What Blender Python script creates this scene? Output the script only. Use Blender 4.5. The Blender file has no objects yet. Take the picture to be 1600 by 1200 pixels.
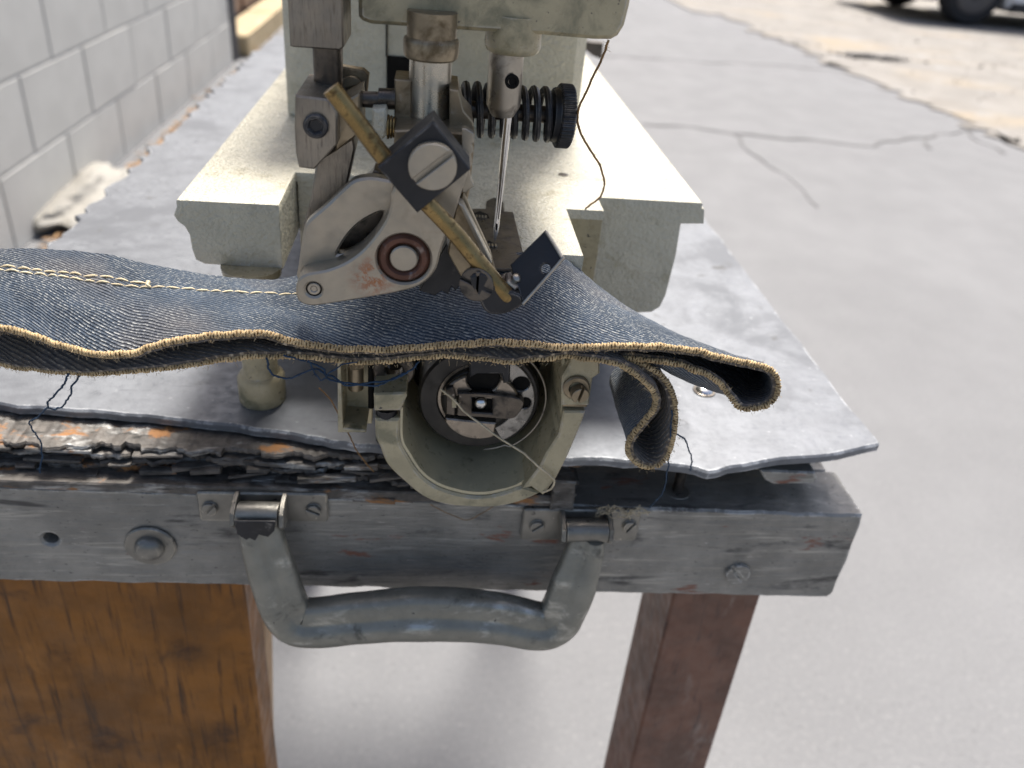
import bpy, bmesh, math, random
from mathutils import Vector, Matrix, noise
from mathutils.geometry import tessellate_polygon

# ------------------------------------------------------------------ camera, sky, sun, exposure
# All dimensions below are in centimetres; the table's metal top is z = 0 and the street lies 75 cm below it.
CM, LIFT = 0.01, 75.0
scene = bpy.context.scene
COL = scene.collection
def W(p): return Vector((p[0]*CM, p[1]*CM, (p[2]+LIFT)*CM))

cam_data = bpy.data.cameras.new('camera')
cam = bpy.data.objects.new('camera', cam_data); COL.objects.link(cam)
cam.matrix_world = Matrix.Translation(W((0, 0, 17.4))) @ Matrix((
    (0.993764, -0.035632, -0.105661), (-0.073993, 0.498167, -0.863918), (0.08342, 0.866349, 0.492424))).to_4x4()
cam_data.sensor_fit = 'HORIZONTAL'; cam_data.sensor_width = 36.0
cam_data.lens = 27.8325; cam_data.shift_y = -0.050625
cam_data.clip_start = 0.01; cam_data.clip_end = 2000.0
cam_data.dof.use_dof = True; cam_data.dof.focus_distance = 0.218; cam_data.dof.aperture_fstop = 13.5
scene.camera = cam

SUN_AZ, SUN_EL = math.radians(10), math.radians(61)
world = bpy.data.worlds.new('World'); scene.world = world; world.use_nodes = True
wn = world.node_tree.nodes; wl = world.node_tree.links
sky = wn.new('ShaderNodeTexSky'); sky.sky_type = 'NISHITA'; sky.sun_disc = False
sky.sun_elevation = SUN_EL; sky.sun_rotation = SUN_AZ
sky.air_density = 1.0; sky.dust_density = 5.0; sky.ozone_density = 1.0
wl.new(sky.outputs[0], wn['Background'].inputs[0]); wn['Background'].inputs[1].default_value = 0.105
sun_data = bpy.data.lights.new('sun', 'SUN'); sun = bpy.data.objects.new('sun', sun_data); COL.objects.link(sun)
sun_data.energy = 4.1; sun_data.angle = math.radians(14.0); sun_data.color = (1.0, 0.965, 0.91)
to_sun = Vector((math.sin(SUN_AZ)*math.cos(SUN_EL), math.cos(SUN_AZ)*math.cos(SUN_EL), math.sin(SUN_EL)))
sun.rotation_euler = to_sun.to_track_quat('Z', 'Y').to_euler()
vs = scene.view_settings
vs.view_transform = 'Standard'; vs.look = 'None'; vs.gamma = 1.0; vs.use_curve_mapping = False
vs.exposure = 1.0

# ------------------------------------------------------------------ geometry helpers (return verts, faces in cm)
R = random.Random(7)
def vadd(a, b, s=1.0): return (a[0]+b[0]*s, a[1]+b[1]*s, a[2]+b[2]*s)
def area2(p): return sum(p[i][0]*p[(i+1) % len(p)][1]-p[(i+1) % len(p)][0]*p[i][1] for i in range(len(p)))
def inset(p, d):
    n = len(p); out = []
    for i in range(n):
        a, b, c = Vector(p[i-1]), Vector(p[i]), Vector(p[(i+1) % n])
        e1 = (b-a); e2 = (c-b)
        if e1.length < 1e-9 or e2.length < 1e-9: out.append(tuple(b)); continue
        e1.normalize(); e2.normalize()
        n1 = Vector((-e1.y, e1.x)); n2 = Vector((-e2.y, e2.x))
        k = max(0.35, 1+n1.dot(n2))
        out.append(tuple(b+(n1+n2)*(d/k)))
    return out
def smooth_closed(pts, n=6):
    out = []; m = len(pts)
    for i in range(m):
        p = [Vector(pts[(i+k-1) % m]) for k in range(4)]
        for j in range(n):
            t = j/n
            out.append(tuple(0.5*((2*p[1])+(p[2]-p[0])*t+(2*p[0]-5*p[1]+4*p[2]-p[3])*t*t+(3*p[1]-p[0]-3*p[2]+p[3])*t**3)))
    return out
def smooth_open(pts, n=6):
    out = []; m = len(pts)
    for i in range(m-1):
        p = [Vector(pts[min(max(i+k-1, 0), m-1)]) for k in range(4)]
        for j in range(n):
            t = j/n
            out.append(tuple(0.5*((2*p[1])+(p[2]-p[0])*t+(2*p[0]-5*p[1]+4*p[2]-p[3])*t*t+(3*p[1]-p[0]-3*p[2]+p[3])*t**3)))
    out.append(tuple(pts[-1])); return out
def circle2(c, r, n=28, a0=0.0): return [(c[0]+r*math.cos(a0+2*math.pi*i/n), c[1]+r*math.sin(a0+2*math.pi*i/n)) for i in range(n)]
def rrect2(x0, z0, x1, z1, r, n=4):
    o = []
    for cx, cz, a in ((x1-r, z1-r, 0), (x0+r, z1-r, 90), (x0+r, z0+r, 180), (x1-r, z0+r, 270)):
        for i in range(n+1):
            t = math.radians(a+90*i/n); o.append((cx+r*math.cos(t), cz+r*math.sin(t)))
    return o
XZ = ((0, 0, 0), (1, 0, 0), (0, 0, 1), (0, 1, 0))      # u = x, v = z, depth = y
XY = ((0, 0, 0), (1, 0, 0), (0, 1, 0), (0, 0, -1))     # u = x, v = y, depth = downwards
YZ = ((0, 0, 0), (0, 1, 0), (0, 0, 1), (1, 0, 0))      # u = y, v = z, depth = x
def g_prism(outer, n0, n1, holes=(), bev=0.03, frame=XZ, back_bevel=True):
    O, U, V, N = [Vector(a) for a in frame]
    loops = []
    o = [tuple(p[:2]) for p in outer]
    loops.append(o if area2(o) > 0 else o[::-1])
    for h in holes:
        h = [tuple(p[:2]) for p in h]; loops.append(h if area2(h) < 0 else h[::-1])
    V_, F_ = [], []
    rings = ((bev, n0), (0, n0+bev), (0, n1-bev), (bev, n1)) if bev > 0 else ((0, n0), (0, n1))
    if bev > 0 and not back_bevel: rings = ((bev, n0), (bev*0.3, n0+bev*0.3), (0, n0+bev), (0, n1))
    starts = []; caps = [[], []]
    for lp in loops:
        n = len(lp); ids = []
        for b, d in rings:
            q = inset(lp, b) if b else lp
            ids.append(len(V_))
            V_ += [tuple(O+U*p[0]+V*p[1]+N*d) for p in q]
            if d == n0: caps[0].append((ids[-1], q))
            if d == n1: caps[1].append((ids[-1], q))
        for r in range(len(rings)-1):
            a, b = ids[r], ids[r+1]
            for i in range(n):
                j = (i+1) % n; F_.append((a+i, a+j, b+j, b+i))
    for cap in caps:
        idx = []
        for s, q in cap: idx += list(range(s, s+len(q)))
        for t in tessellate_polygon([[Vector((p[0], p[1], 0)) for p in q] for s, q in cap]):
            F_.append(tuple(idx[k] for k in t))
    return V_, F_
def frame_of(axis):
    a = Vector(axis).normalized()
    h = Vector((0, 0, 1)) if abs(a.z) < 0.9 else Vector((1, 0, 0))
    u = h.cross(a).normalized(); v = a.cross(u); return u, v, a
def g_lathe(prof, O, axis=(0, 0, 1), segs=32, arc=None):
    u, v, a = frame_of(axis); O = Vector(O); V_, F_ = [], []
    n = segs
    for r, h in prof:
        for i in range(n):
            t = 2*math.pi*i/n
            V_.append(tuple(O+a*h+(u*math.cos(t)+v*math.sin(t))*max(r, 1e-4)))
    for k in range(len(prof)-1):
        for i in range(n):
            j = (i+1) % n; F_.append((k*n+i, k*n+j, (k+1)*n+j, (k+1)*n+i))
    if prof[0][0] > 1e-3 or True: F_.append(tuple(range(n)))
    F_.append(tuple(range((len(prof)-1)*n, len(prof)*n)))
    return V_, F_
def g_ring(r0, r1, h0, h1, O, axis, segs=40, bev=0.03):
    u, v, a = frame_of(axis); O = Vector(O); V_, F_ = [], []
    prof = [(r0+bev, h0), (r1-bev, h0), (r1, h0+bev), (r1, h1-bev), (r1-bev, h1), (r0+bev, h1), (r0, h1-bev), (r0, h0+bev)]
    n = segs; m = len(prof)
    for r, h in prof:
        for i in range(n):
            t = 2*math.pi*i/n; V_.append(tuple(O+a*h+(u*math.cos(t)+v*math.sin(t))*r))
    for k in range(m):
        for i in range(n):
            j = (i+1) % n; k2 = (k+1) % m; F_.append((k*n+i, k*n+j, k2*n+j, k2*n+i))
    return V_, F_
def g_tube(pts, rad, segs=8, section=None, up=None, closed=False):
    P = [Vector(p) for p in pts]; m = len(P); V_, F_ = [], []
    rr = rad if isinstance(rad, (list, tuple)) else [rad]*m
    nrm = None
    sec = section or [(math.cos(2*math.pi*i/segs), math.sin(2*math.pi*i/segs)) for i in range(segs)]
    n = len(sec)
    for i in range(m):
        if closed: t = P[(i+1) % m]-P[i-1]
        else: t = P[min(i+1, m-1)]-P[max(i-1, 0)]
        if t.length < 1e-9: t = Vector((0, 0, 1))
        t.normalize()
        if up is not None: b = Vector(up); nrm = b.cross(t).normalized()
        elif nrm is None:
            h = Vector((0, 0, 1)) if abs(t.z) < 0.9 else Vector((1, 0, 0)); nrm = h.cross(t).normalized()
        else:
            nrm = nrm-t*nrm.dot(t)
            nrm = nrm.normalized() if nrm.length > 1e-6 else t.orthogonal().normalized()
        b = t.cross(nrm)
        if up is not None: b = Vector(up)
        V_ += [tuple(P[i]+(nrm*s[0]+b*s[1])*rr[i]) for s in sec]
    for i in range(m if closed else m-1):
        i2 = (i+1) % m
        for k in range(n):
            k2 = (k+1) % n; F_.append((i*n+k, i*n+k2, i2*n+k2, i2*n+k))
    if not closed:
        F_.append(tuple(range(n))); F_.append(tuple(range((m-1)*n, m*n)))
    return V_, F_
def g_box(lo, hi, bev=0.04):
    return g_prism([(lo[0], lo[2]), (hi[0], lo[2]), (hi[0], hi[2]), (lo[0], hi[2])], lo[1], hi[1], bev=bev)
def g_join(gs):
    V_, F_ = [], []
    for v, f in gs:
        o = len(V_); V_ += v; F_ += [tuple(i+o for i in t) for t in f]
    return V_, F_
def g_move(g, d): return [vadd(v, d) for v in g[0]], g[1]
def g_rot(g, c, axis, ang):
    m = Matrix.Rotation(ang, 3, Vector(axis)); c = Vector(c)
    return [tuple(c+m@(Vector(v)-c)) for v in g[0]], g[1]
def g_jitter(g, amp, sc, seed=0):
    out = []
    for v in g[0]:
        q = Vector(v)*sc+Vector((seed*7.3, seed*3.1, seed*1.7)); d = noise.noise_vector(q)
        out.append(tuple(Vector(v)+d*amp))
    return out, g[1]

# ------------------------------------------------------------------ objects
BASE = {}
def thing(name, label, cat, base, group=None):
    o = bpy.data.objects.new(name, None); COL.objects.link(o); o.location = W(base)
    o.empty_display_size = 0.02
    o['label'] = label; o['category'] = cat
    if group: o['group'] = group
    BASE[o.name] = Vector(base); return o
def obj(name, g, mat, parent=None, smooth=38, base=None, kind=None, label=None, cat=None, group=None, recalc=True):
    if isinstance(g, list): g = g_join(g)
    b = BASE[parent.name] if parent else Vector(base or (0, 0, 0))
    off = b
    me = bpy.data.meshes.new(name)
    me.from_pydata([tuple((Vector(v)-off)*CM) for v in g[0]], [], g[1])
    if recalc:
        bm = bmesh.new(); bm.from_mesh(me); bmesh.ops.recalc_face_normals(bm, faces=bm.faces); bm.to_mesh(me); bm.free()
    if smooth:
        for p in me.polygons: p.use_smooth = True
        me.set_sharp_from_angle(angle=math.radians(smooth))
    for m in (mat if isinstance(mat, (list, tuple)) else [mat]): me.materials.append(m)
    o = bpy.data.objects.new(name, me); COL.objects.link(o)
    if parent: o.parent = parent
    else: o.location = W(b)
    BASE[o.name] = b
    if kind: o['kind'] = kind
    if label: o['label'] = label
    if cat: o['category'] = cat
    if group: o['group'] = group
    return o
def copy_part(src, parent, d=(0, 0, 0)):
    c = src.copy(); COL.objects.link(c); c.parent = parent
    c.location = Vector(src.location)+Vector(d)*CM; BASE[c.name] = BASE[src.name]; return c

# ------------------------------------------------------------------ materials
def ramp(nt, src, lo, hi):
    n = nt.nodes.new('ShaderNodeMapRange'); n.interpolation_type = 'SMOOTHSTEP'
    n.inputs['From Min'].default_value = lo; n.inputs['From Max'].default_value = hi
    nt.links.new(src, n.inputs['Value']); return n.outputs[0]
def mixc(nt, fac, a, b):
    n = nt.nodes.new('ShaderNodeMix'); n.data_type = 'RGBA'
    if isinstance(fac, (int, float)): n.inputs[0].default_value = fac
    else: nt.links.new(fac, n.inputs[0])
    for k, s in ((6, a), (7, b)):
        if isinstance(s, (tuple, list)): n.inputs[k].default_value = (s[0], s[1], s[2], 1)
        else: nt.links.new(s, n.inputs[k])
    return n.outputs[2]
def mixf(nt, fac, a, b):
    n = nt.nodes.new('ShaderNodeMix'); n.data_type = 'FLOAT'
    nt.links.new(fac, n.inputs[0])
    for k, s in ((2, a), (3, b)):
        if isinstance(s, (int, float)): n.inputs[k].default_value = s
        else: nt.links.new(s, n.inputs[k])
    return n.outputs[0]
def nz(nt, vec, scale, detail=4.0, rough=0.55, stretch=None, dist=0.0):
    if stretch:
        m = nt.nodes.new('ShaderNodeMapping'); m.inputs['Scale'].default_value = stretch
        nt.links.new(vec, m.inputs[0]); vec = m.outputs[0]
    n = nt.nodes.new('ShaderNodeTexNoise'); n.inputs['Scale'].default_value = scale
    n.inputs['Detail'].default_value = detail; n.inputs['Roughness'].default_value = rough
    n.inputs['Distortion'].default_value = dist
    nt.links.new(vec, n.inputs['Vector']); return n.outputs['Fac']
def M(name, col, rough=0.5, metal=0.0, var=0.15, vscale=0.8, layers=(), bump=(), rvar=0.1, spec=0.5, coat=0.0):
    """layers: (colour, scale per cm, lo, hi, stretch, roughness, metallic); bump: (scale per cm, strength, depth cm, stretch)"""
    m = bpy.data.materials.new(name); m.use_nodes = True; nt = m.node_tree
    bs = nt.nodes['Principled BSDF']; tc = nt.nodes.new('ShaderNodeTexCoord').outputs['Object']
    a = tuple(c*(1-var) for c in col); b = tuple(min(1, c*(1+var)) for c in col)
    n0 = nz(nt, tc, vscale*100, 6, 0.6)
    c = mixc(nt, ramp(nt, n0, 0.3, 0.7), a, b)
    n1 = nz(nt, tc, vscale*330, 4, 0.6)
    r = mixf(nt, ramp(nt, n1, 0.3, 0.7), max(0.03, rough-rvar), min(1, rough+rvar)); mt = metal
    for ly in layers:
        lc, sc, lo, hi = ly[:4]; st = ly[4] if len(ly) > 4 else None
        f = ramp(nt, nz(nt, tc, sc*100, 5, 0.62, st, 0.3), lo, hi)
        c = mixc(nt, f, c, lc)
        if len(ly) > 5 and ly[5] is not None: r = mixf(nt, f, r, ly[5])
        if len(ly) > 6 and ly[6] is not None: mt = mixf(nt, f, mt, ly[6])
    nt.links.new(c, bs.inputs['Base Color']); nt.links.new(r, bs.inputs['Roughness'])
    if isinstance(mt, (int, float)): bs.inputs['Metallic'].default_value = mt
    else: nt.links.new(mt, bs.inputs['Metallic'])
    bs.inputs['Specular IOR Level'].default_value = spec
    if coat: bs.inputs['Coat Weight'].default_value = coat; bs.inputs['Coat Roughness'].default_value = 0.25
    prev = None
    for bp in bump:
        sc, stn, dep = bp[:3]; st = bp[3] if len(bp) > 3 else None
        h = nz(nt, tc, sc*100, 4, 0.55, st)
        bn = nt.nodes.new('ShaderNodeBump'); bn.inputs['Strength'].default_value = stn; bn.inputs['Distance'].default_value = dep*CM
        nt.links.new(h, bn.inputs['Height'])
        if prev: nt.links.new(prev, bn.inputs['Normal'])
        prev = bn.outputs[0]
    if prev: nt.links.new(prev, bs.inputs['Normal'])
    return m

m_cream = M('ivory_enamel', (0.53, 0.495, 0.385), 0.30, var=0.08, layers=[((0.34, 0.30, 0.19), 0.7, 0.55, 0.8), ((0.05, 0.045, 0.035), 3.2, 0.74, 0.78)],
            bump=[(7.0, 1.0, 0.09), (15, 0.4, 0.02)])
m_cream_worn = M('worn_ivory_enamel', (0.36, 0.305, 0.19), 0.33, var=0.14, layers=[((0.20, 0.18, 0.11), 1.1, 0.48, 0.7), ((0.06, 0.05, 0.04), 5.0, 0.64, 0.7)],
                 bump=[(5, 0.4, 0.03)])
m_steel = M('machined_steel', (0.36, 0.33, 0.285), 0.38, 1.0, var=0.12, layers=[((0.10, 0.075, 0.055), 1.6, 0.52, 0.72, None, 0.6, 0.6)], bump=[(14, 0.12, 0.01, (1, 1, 4))])
m_nickel = M('dull_nickel', (0.345, 0.31, 0.255), 0.42, 0.85, var=0.07, layers=[((0.30, 0.26, 0.20), 1.2, 0.55, 0.8, None, 0.5, 0.7), ((0.10, 0.07, 0.05), 7, 0.72, 0.76, None, 0.6, 0.3)], bump=[(25, 0.12, 0.005)])
m_hookface = M('oil_flecked_hook_face', (0.27, 0.26, 0.245), 0.3, 0.9, var=0.2, layers=[((0.13, 0.12, 0.11), 4.0, 0.52, 0.72, None, 0.45, 0.8), ((0.42, 0.41, 0.39), 7.0, 0.68, 0.74, None, 0.25, 1.0)], bump=[(10, 0.3, 0.02)])
m_hookcase = M('oily_bobbin_case_steel', (0.33, 0.285, 0.235), 0.33, 0.9, var=0.25, layers=[((0.05, 0.04, 0.03), 1.6, 0.5, 0.72, None, 0.5, 0.6), ((0.36, 0.32, 0.27), 5.0, 0.66, 0.76, None, 0.28, 1.0)], bump=[(12, 0.12, 0.01)])
m_hookring = M('blackened_hook_steel', (0.026, 0.023, 0.02), 0.38, 0.3, var=0.25, layers=[((0.02, 0.017, 0.014), 2.0, 0.5, 0.7, None, 0.55, 0.3), ((0.22, 0.19, 0.16), 6.0, 0.68, 0.76, None, 0.3, 1.0)], bump=[(12, 0.15, 0.01)])
m_darksteel = M('oily_dark_steel', (0.115, 0.10, 0.085), 0.36, 0.9, var=0.3, layers=[((0.035, 0.03, 0.025), 2.2, 0.5, 0.7, None, 0.5, 0.5), ((0.30, 0.28, 0.26), 4.0, 0.66, 0.74, None, 0.3, 1.0)], bump=[(12, 0.12, 0.01)])
m_grindsteel = M('ground_steel', (0.25, 0.222, 0.185), 0.42, 0.9, var=0.15, layers=[((0.14, 0.12, 0.10), 5.0, 0.48, 0.75, (4.0, 1, 0.35)), ((0.16, 0.08, 0.05), 0.9, 0.62, 0.8, None, 0.6, 0.3)], bump=[(9, 0.4, 0.02, (4, 1, 0.5))])
m_brown = M('oil_stained_steel', (0.27, 0.22, 0.15), 0.40, 0.75, var=0.2, layers=[((0.11, 0.075, 0.035), 1.4, 0.48, 0.7, None, 0.45, 0.4), ((0.38, 0.35, 0.30), 2.2, 0.62, 0.75, None, 0.3, 1)], bump=[(9, 0.2, 0.02)])
m_shaft = M('stained_bright_shaft', (0.44, 0.41, 0.35), 0.3, 0.95, var=0.12, layers=[((0.17, 0.10, 0.04), 0.9, 0.5, 0.7, (1, 1, 0.7), 0.4, 0.6)], bump=[(8, 0.12, 0.01, (1, 1, 5))])
m_black = M('black_oxide', (0.014, 0.014, 0.016), 0.45, 0.0, spec=0.35, var=0.3, layers=[((0.07, 0.065, 0.065), 3.0, 0.66, 0.75, None, 0.4, 0.8)], bump=[(18, 0.12, 0.008)])
m_brass = M('tarnished_brass', (0.25, 0.175, 0.075), 0.34, 0.95, var=0.2, vscale=2, layers=[((0.09, 0.055, 0.02), 4.0, 0.50, 0.68, None, 0.55, 0.7)], bump=[(16, 0.25, 0.012)])
m_rust = M('rusty_bearing', (0.10, 0.045, 0.03), 0.42, 0.5, var=0.3, layers=[((0.23, 0.20, 0.19), 1.5, 0.52, 0.66, None, 0.3, 0.9)], bump=[(10, 0.3, 0.015)])
m_lever = M('dull_nickel_with_rust_bloom', (0.345, 0.31, 0.255), 0.42, 0.85, var=0.07, layers=[((0.25, 0.21, 0.155), 1.2, 0.52, 0.8, None, 0.5, 0.7), ((0.08, 0.06, 0.045), 7, 0.70, 0.75, None, 0.6, 0.3)], bump=[(25, 0.12, 0.005)])
def add_bloom(m, centre, radius, col):
    nt = m.node_tree; bs = nt.nodes['Principled BSDF']; tc = nt.nodes.new('ShaderNodeTexCoord').outputs['Object']
    d = nt.nodes.new('ShaderNodeVectorMath'); d.operation = 'DISTANCE'; nt.links.new(tc, d.inputs[0]); d.inputs[1].default_value = centre
    near = ramp(nt, d.outputs['Value'], radius, radius*0.1)
    sp = nt.nodes.new('ShaderNodeMath'); sp.operation = 'MULTIPLY'; nt.links.new(near, sp.inputs[0])
    nt.links.new(ramp(nt, nz(nt, tc, 550, 5, 0.7), 0.42, 0.62), sp.inputs[1])
    for key, val in (('Base Color', col), ('Metallic', 0.0), ('Roughness', 0.85)):
        src = bs.inputs[key].links[0].from_socket if bs.inputs[key].links else bs.inputs[key].default_value
        out = mixc(nt, sp.outputs[0], src, val) if key == 'Base Color' else mixf(nt, sp.outputs[0], src, val)
        nt.links.new(out, bs.inputs[key])
m_chrome = M('bright_steel', (0.62, 0.61, 0.6), 0.16, 1.0, var=0.05)
m_void = M('void_shade_black', (0.010, 0.009, 0.008), 0.7, var=0.3, spec=0.1)  # near-black colour stands in for the shade inside slots, holes and recesses
m_bore = M('oily_olive_bore', (0.47, 0.41, 0.265), 0.35, 0.1, var=0.12, layers=[((0.07, 0.055, 0.03), 0.9, 0.56, 0.76), ((0.12, 0.03, 0.01), 3.5, 0.70, 0.74)], bump=[(6, 0.2, 0.02)])
m_plate = M('silver_painted_sheet', (0.155, 0.162, 0.174), 0.5, 0.35, var=0.10, vscale=0.8, rvar=0.14,
            layers=[((0.105, 0.11, 0.12), 0.22, 0.48, 0.66, None, 0.6), ((0.075, 0.075, 0.075), 0.6, 0.63, 0.72, None, 0.6, 0.0), ((0.27, 0.275, 0.285), 3.5, 0.66, 0.74, None, 0.4), ((0.10, 0.105, 0.115), 5.0, 0.62, 0.70, (0.12, 1.6, 1), 0.5), ((0.10, 0.11, 0.12), 1.4, 0.68, 0.73, (0.5, 1, 1)), ((0.05, 0.05, 0.05), 5, 0.735, 0.76)],
            bump=[(0.5, 0.25, 0.12), (7, 0.3, 0.015)], spec=0.3)
m_board = M('silver_painted_board', (0.215, 0.208, 0.19), 0.44, 0.4, var=0.2, vscale=0.5,
            layers=[((0.36, 0.35, 0.32), 1.4, 0.54, 0.74, (0.2, 1, 3.0), 0.34, 0.6), ((0.06, 0.055, 0.05), 0.8, 0.56, 0.70, (0.35, 1, 1.6), 0.6, 0.1), ((0.19, 0.085, 0.055), 0.55, 0.63, 0.69, (0.45, 1, 1.6), 0.8, 0.0), ((0.50, 0.49, 0.46), 6.0, 0.64, 0.72, (0.25, 1, 2.5), 0.35, 0.6), ((0.03, 0.028, 0.025), 9, 0.64, 0.70, (0.5, 1, 1.5), 0.7, 0.0)],
            bump=[(1.2, 0.7, 0.10, (0.25, 1, 3)), (5, 0.7, 0.04, (0.2, 1, 2.5)), (16, 0.4, 0.02)])
m_ply = M('broken_painted_plywood', (0.085, 0.075, 0.065), 0.62, 0.1, var=0.4, vscale=1.5,
          layers=[((0.30, 0.295, 0.28), 1.6, 0.52, 0.66, (0.3, 1, 1.2), 0.42, 0.4), ((0.26, 0.12, 0.04), 0.9, 0.56, 0.64, (0.5, 1, 1.8), 0.8, 0), ((0.02, 0.018, 0.015), 1.7, 0.58, 0.66, (0.3, 1, 2))],
          bump=[(3, 0.9, 0.1, (0.3, 1, 2)), (10, 0.4, 0.03)])
m_amber = M('amber_stained_wood', (0.20, 0.078, 0.012), 0.5, spec=0.25, var=0.3, vscale=0.3, layers=[((0.33, 0.135, 0.026), 0.35, 0.55, 0.75, (1, 1, 0.5)), ((0.06, 0.025, 0.008), 1.1, 0.5, 0.72, (3.0, 1, 0.22)), ((0.05, 0.02, 0.008), 0.25, 0.56, 0.72)], bump=[(3, 0.4, 0.03, (5, 1, 0.25))])
m_redwood = M('red_brown_wood', (0.13, 0.055, 0.032), 0.5, var=0.3, vscale=0.4, layers=[((0.22, 0.16, 0.13), 0.5, 0.58, 0.75, (1.5, 1, 0.5)), ((0.05, 0.02, 0.015), 1.2, 0.55, 0.75, (3, 1, 0.4))], bump=[(4, 0.3, 0.03, (4, 1, 0.3))])
m_handle = M('grey_painted_handle', (0.22, 0.21, 0.175), 0.42, 0.4, var=0.14, layers=[((0.42, 0.41, 0.37), 1.3, 0.54, 0.72, (0.5, 1, 1), 0.28, 0.8), ((0.08, 0.075, 0.06), 0.9, 0.56, 0.72, None, 0.6, 0.2), ((0.015, 0.015, 0.014), 2.3, 0.68, 0.71, None, 0.6, 0.0)], bump=[(4, 0.4, 0.04), (14, 0.3, 0.015)])
m_bracket = M('grey_painted_steel', (0.20, 0.19, 0.168), 0.4, 0.6, var=0.2, layers=[((0.50, 0.47, 0.40), 3.0, 0.66, 0.72, None, 0.35, 0.8), ((0.03, 0.03, 0.03), 2.0, 0.62, 0.7)], bump=[(6, 0.3, 0.03)])
m_tan = M('tan_overlock_thread', (0.45, 0.33, 0.18), 0.85, var=0.35, vscale=3.0, layers=[((0.62, 0.46, 0.26), 6, 0.55, 0.7), ((0.16, 0.09, 0.04), 2.2, 0.6, 0.75)], spec=0.2)
m_topstitch = M('ochre_topstitch_thread', (0.66, 0.55, 0.36), 0.85, var=0.2, vscale=3, layers=[((0.5, 0.27, 0.08), 0.8, 0.6, 0.7)], spec=0.2)
m_blue = M('blue_cotton_thread', (0.025, 0.048, 0.085), 0.9, var=0.3, vscale=4, spec=0.2)
m_cream_thread = M('undyed_cotton_thread', (0.50, 0.42, 0.29), 0.9, var=0.2, vscale=4, spec=0.2)
m_brown_thread = M('brown_sewing_thread', (0.22, 0.13, 0.06), 0.9, var=0.3, vscale=4, spec=0.2)
m_block = M('grey_painted_concrete_block', (0.50, 0.49, 0.46), 0.9, var=0.06, vscale=0.06, layers=[((0.38, 0.37, 0.345), 0.03, 0.5, 0.75)], bump=[(0.9, 0.35, 0.2)], spec=0.2)
m_mortar = M('grey_mortar', (0.46, 0.45, 0.425), 0.95, var=0.1, vscale=0.2, bump=[(1, 0.4, 0.2)], spec=0.2)
m_asphalt = M('worn_pale_asphalt', (0.170, 0.170, 0.172), 0.9, var=0.05, vscale=0.02, layers=[((0.165, 0.165, 0.167), 0.008, 0.45, 0.75), ((0.215, 0.212, 0.21), 1.7, 0.52, 0.70), ((0.115, 0.115, 0.115), 1.9, 0.56, 0.72)], bump=[(1.0, 0.5, 0.15)], spec=0.25)
m_dirt = M('gravel_and_dirt', (0.225, 0.21, 0.19), 0.95, var=0.12, vscale=0.03, layers=[((0.29, 0.24, 0.175), 0.012, 0.5, 0.7, (0.5, 1, 1)), ((0.30, 0.295, 0.285), 0.05, 0.55, 0.75), ((0.18, 0.175, 0.17), 0.05, 0.64, 0.78)], bump=[(0.4, 0.8, 0.6)], spec=0.2)
m_crack = M('dark_crack_filler', (0.142, 0.14, 0.138), 0.95, var=0.2, spec=0.1)
m_pebble = M('mixed_pebbles', (0.26, 0.24, 0.21), 0.9, var=0.4, vscale=0.1)
m_leaf = M('dry_leaf_litter', (0.22, 0.13, 0.06), 0.85, var=0.5, vscale=0.2)
m_bag = M('pale_crumpled_paper', (0.27, 0.255, 0.225), 0.8, var=0.12, vscale=0.1, bump=[(0.6, 0.6, 0.4)])
m_door = M('brown_painted_door', (0.16, 0.095, 0.065), 0.6, var=0.15, vscale=0.1)
m_yellow = M('faded_yellow_kerb_paint', (0.40, 0.31, 0.18), 0.8, var=0.15, vscale=0.2, layers=[((0.4, 0.38, 0.34), 0.2, 0.6, 0.7)])
m_pipe = M('dark_grey_pipe_paint', (0.075, 0.07, 0.07), 0.5, var=0.15)
m_carpaint = M('white_car_paint', (0.70, 0.71, 0.72), 0.25, var=0.03, coat=0.6)
m_tyre = M('tyre_rubber', (0.018, 0.018, 0.02), 0.8)
m_glass = M('dark_car_glass', (0.012, 0.014, 0.016), 0.06, coat=0.5)
m_trim = M('black_plastic_trim', (0.02, 0.021, 0.025), 0.55)
m_lamp = M('lamp_lens', (0.55, 0.56, 0.58), 0.12)
m_red = M('red_lamp_lens', (0.35, 0.015, 0.012), 0.15)

def edge_wear(m, col, rad=0.05, lo=0.004, hi=0.07, rough=0.4, metal=0.3):
    # bare, rubbed edges: found from the rounded normal, broken up by noise
    nt = m.node_tree; bs = nt.nodes['Principled BSDF']; tc = nt.nodes.new('ShaderNodeTexCoord').outputs['Object']
    bv = nt.nodes.new('ShaderNodeBevel'); bv.samples = 4; bv.inputs['Radius'].default_value = rad*CM
    ge = nt.nodes.new('ShaderNodeNewGeometry')
    dp = nt.nodes.new('ShaderNodeVectorMath'); dp.operation = 'DOT_PRODUCT'
    nt.links.new(bv.outputs[0], dp.inputs[0]); nt.links.new(ge.outputs['True Normal'], dp.inputs[1])
    mu = nt.nodes.new('ShaderNodeMath'); mu.operation = 'MULTIPLY'
    nt.links.new(ramp(nt, dp.outputs['Value'], 1-lo, 1-hi), mu.inputs[0])
    nt.links.new(ramp(nt, nz(nt, tc, 120, 6, 0.72), 0.46, 0.60), mu.inputs[1])
    for key, val in (('Base Color', col), ('Metallic', metal), ('Roughness', rough)):
        src = bs.inputs[key].links[0].from_socket if bs.inputs[key].links else bs.inputs[key].default_value
        out = mixc(nt, mu.outputs[0], src, val) if key == 'Base Color' else mixf(nt, mu.outputs[0], src, val)
        nt.links.new(out, bs.inputs[key])
edge_wear(m_plate, (0.48, 0.49, 0.50), 0.16)
edge_wear(m_board, (0.50, 0.49, 0.46), 0.16)
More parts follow.
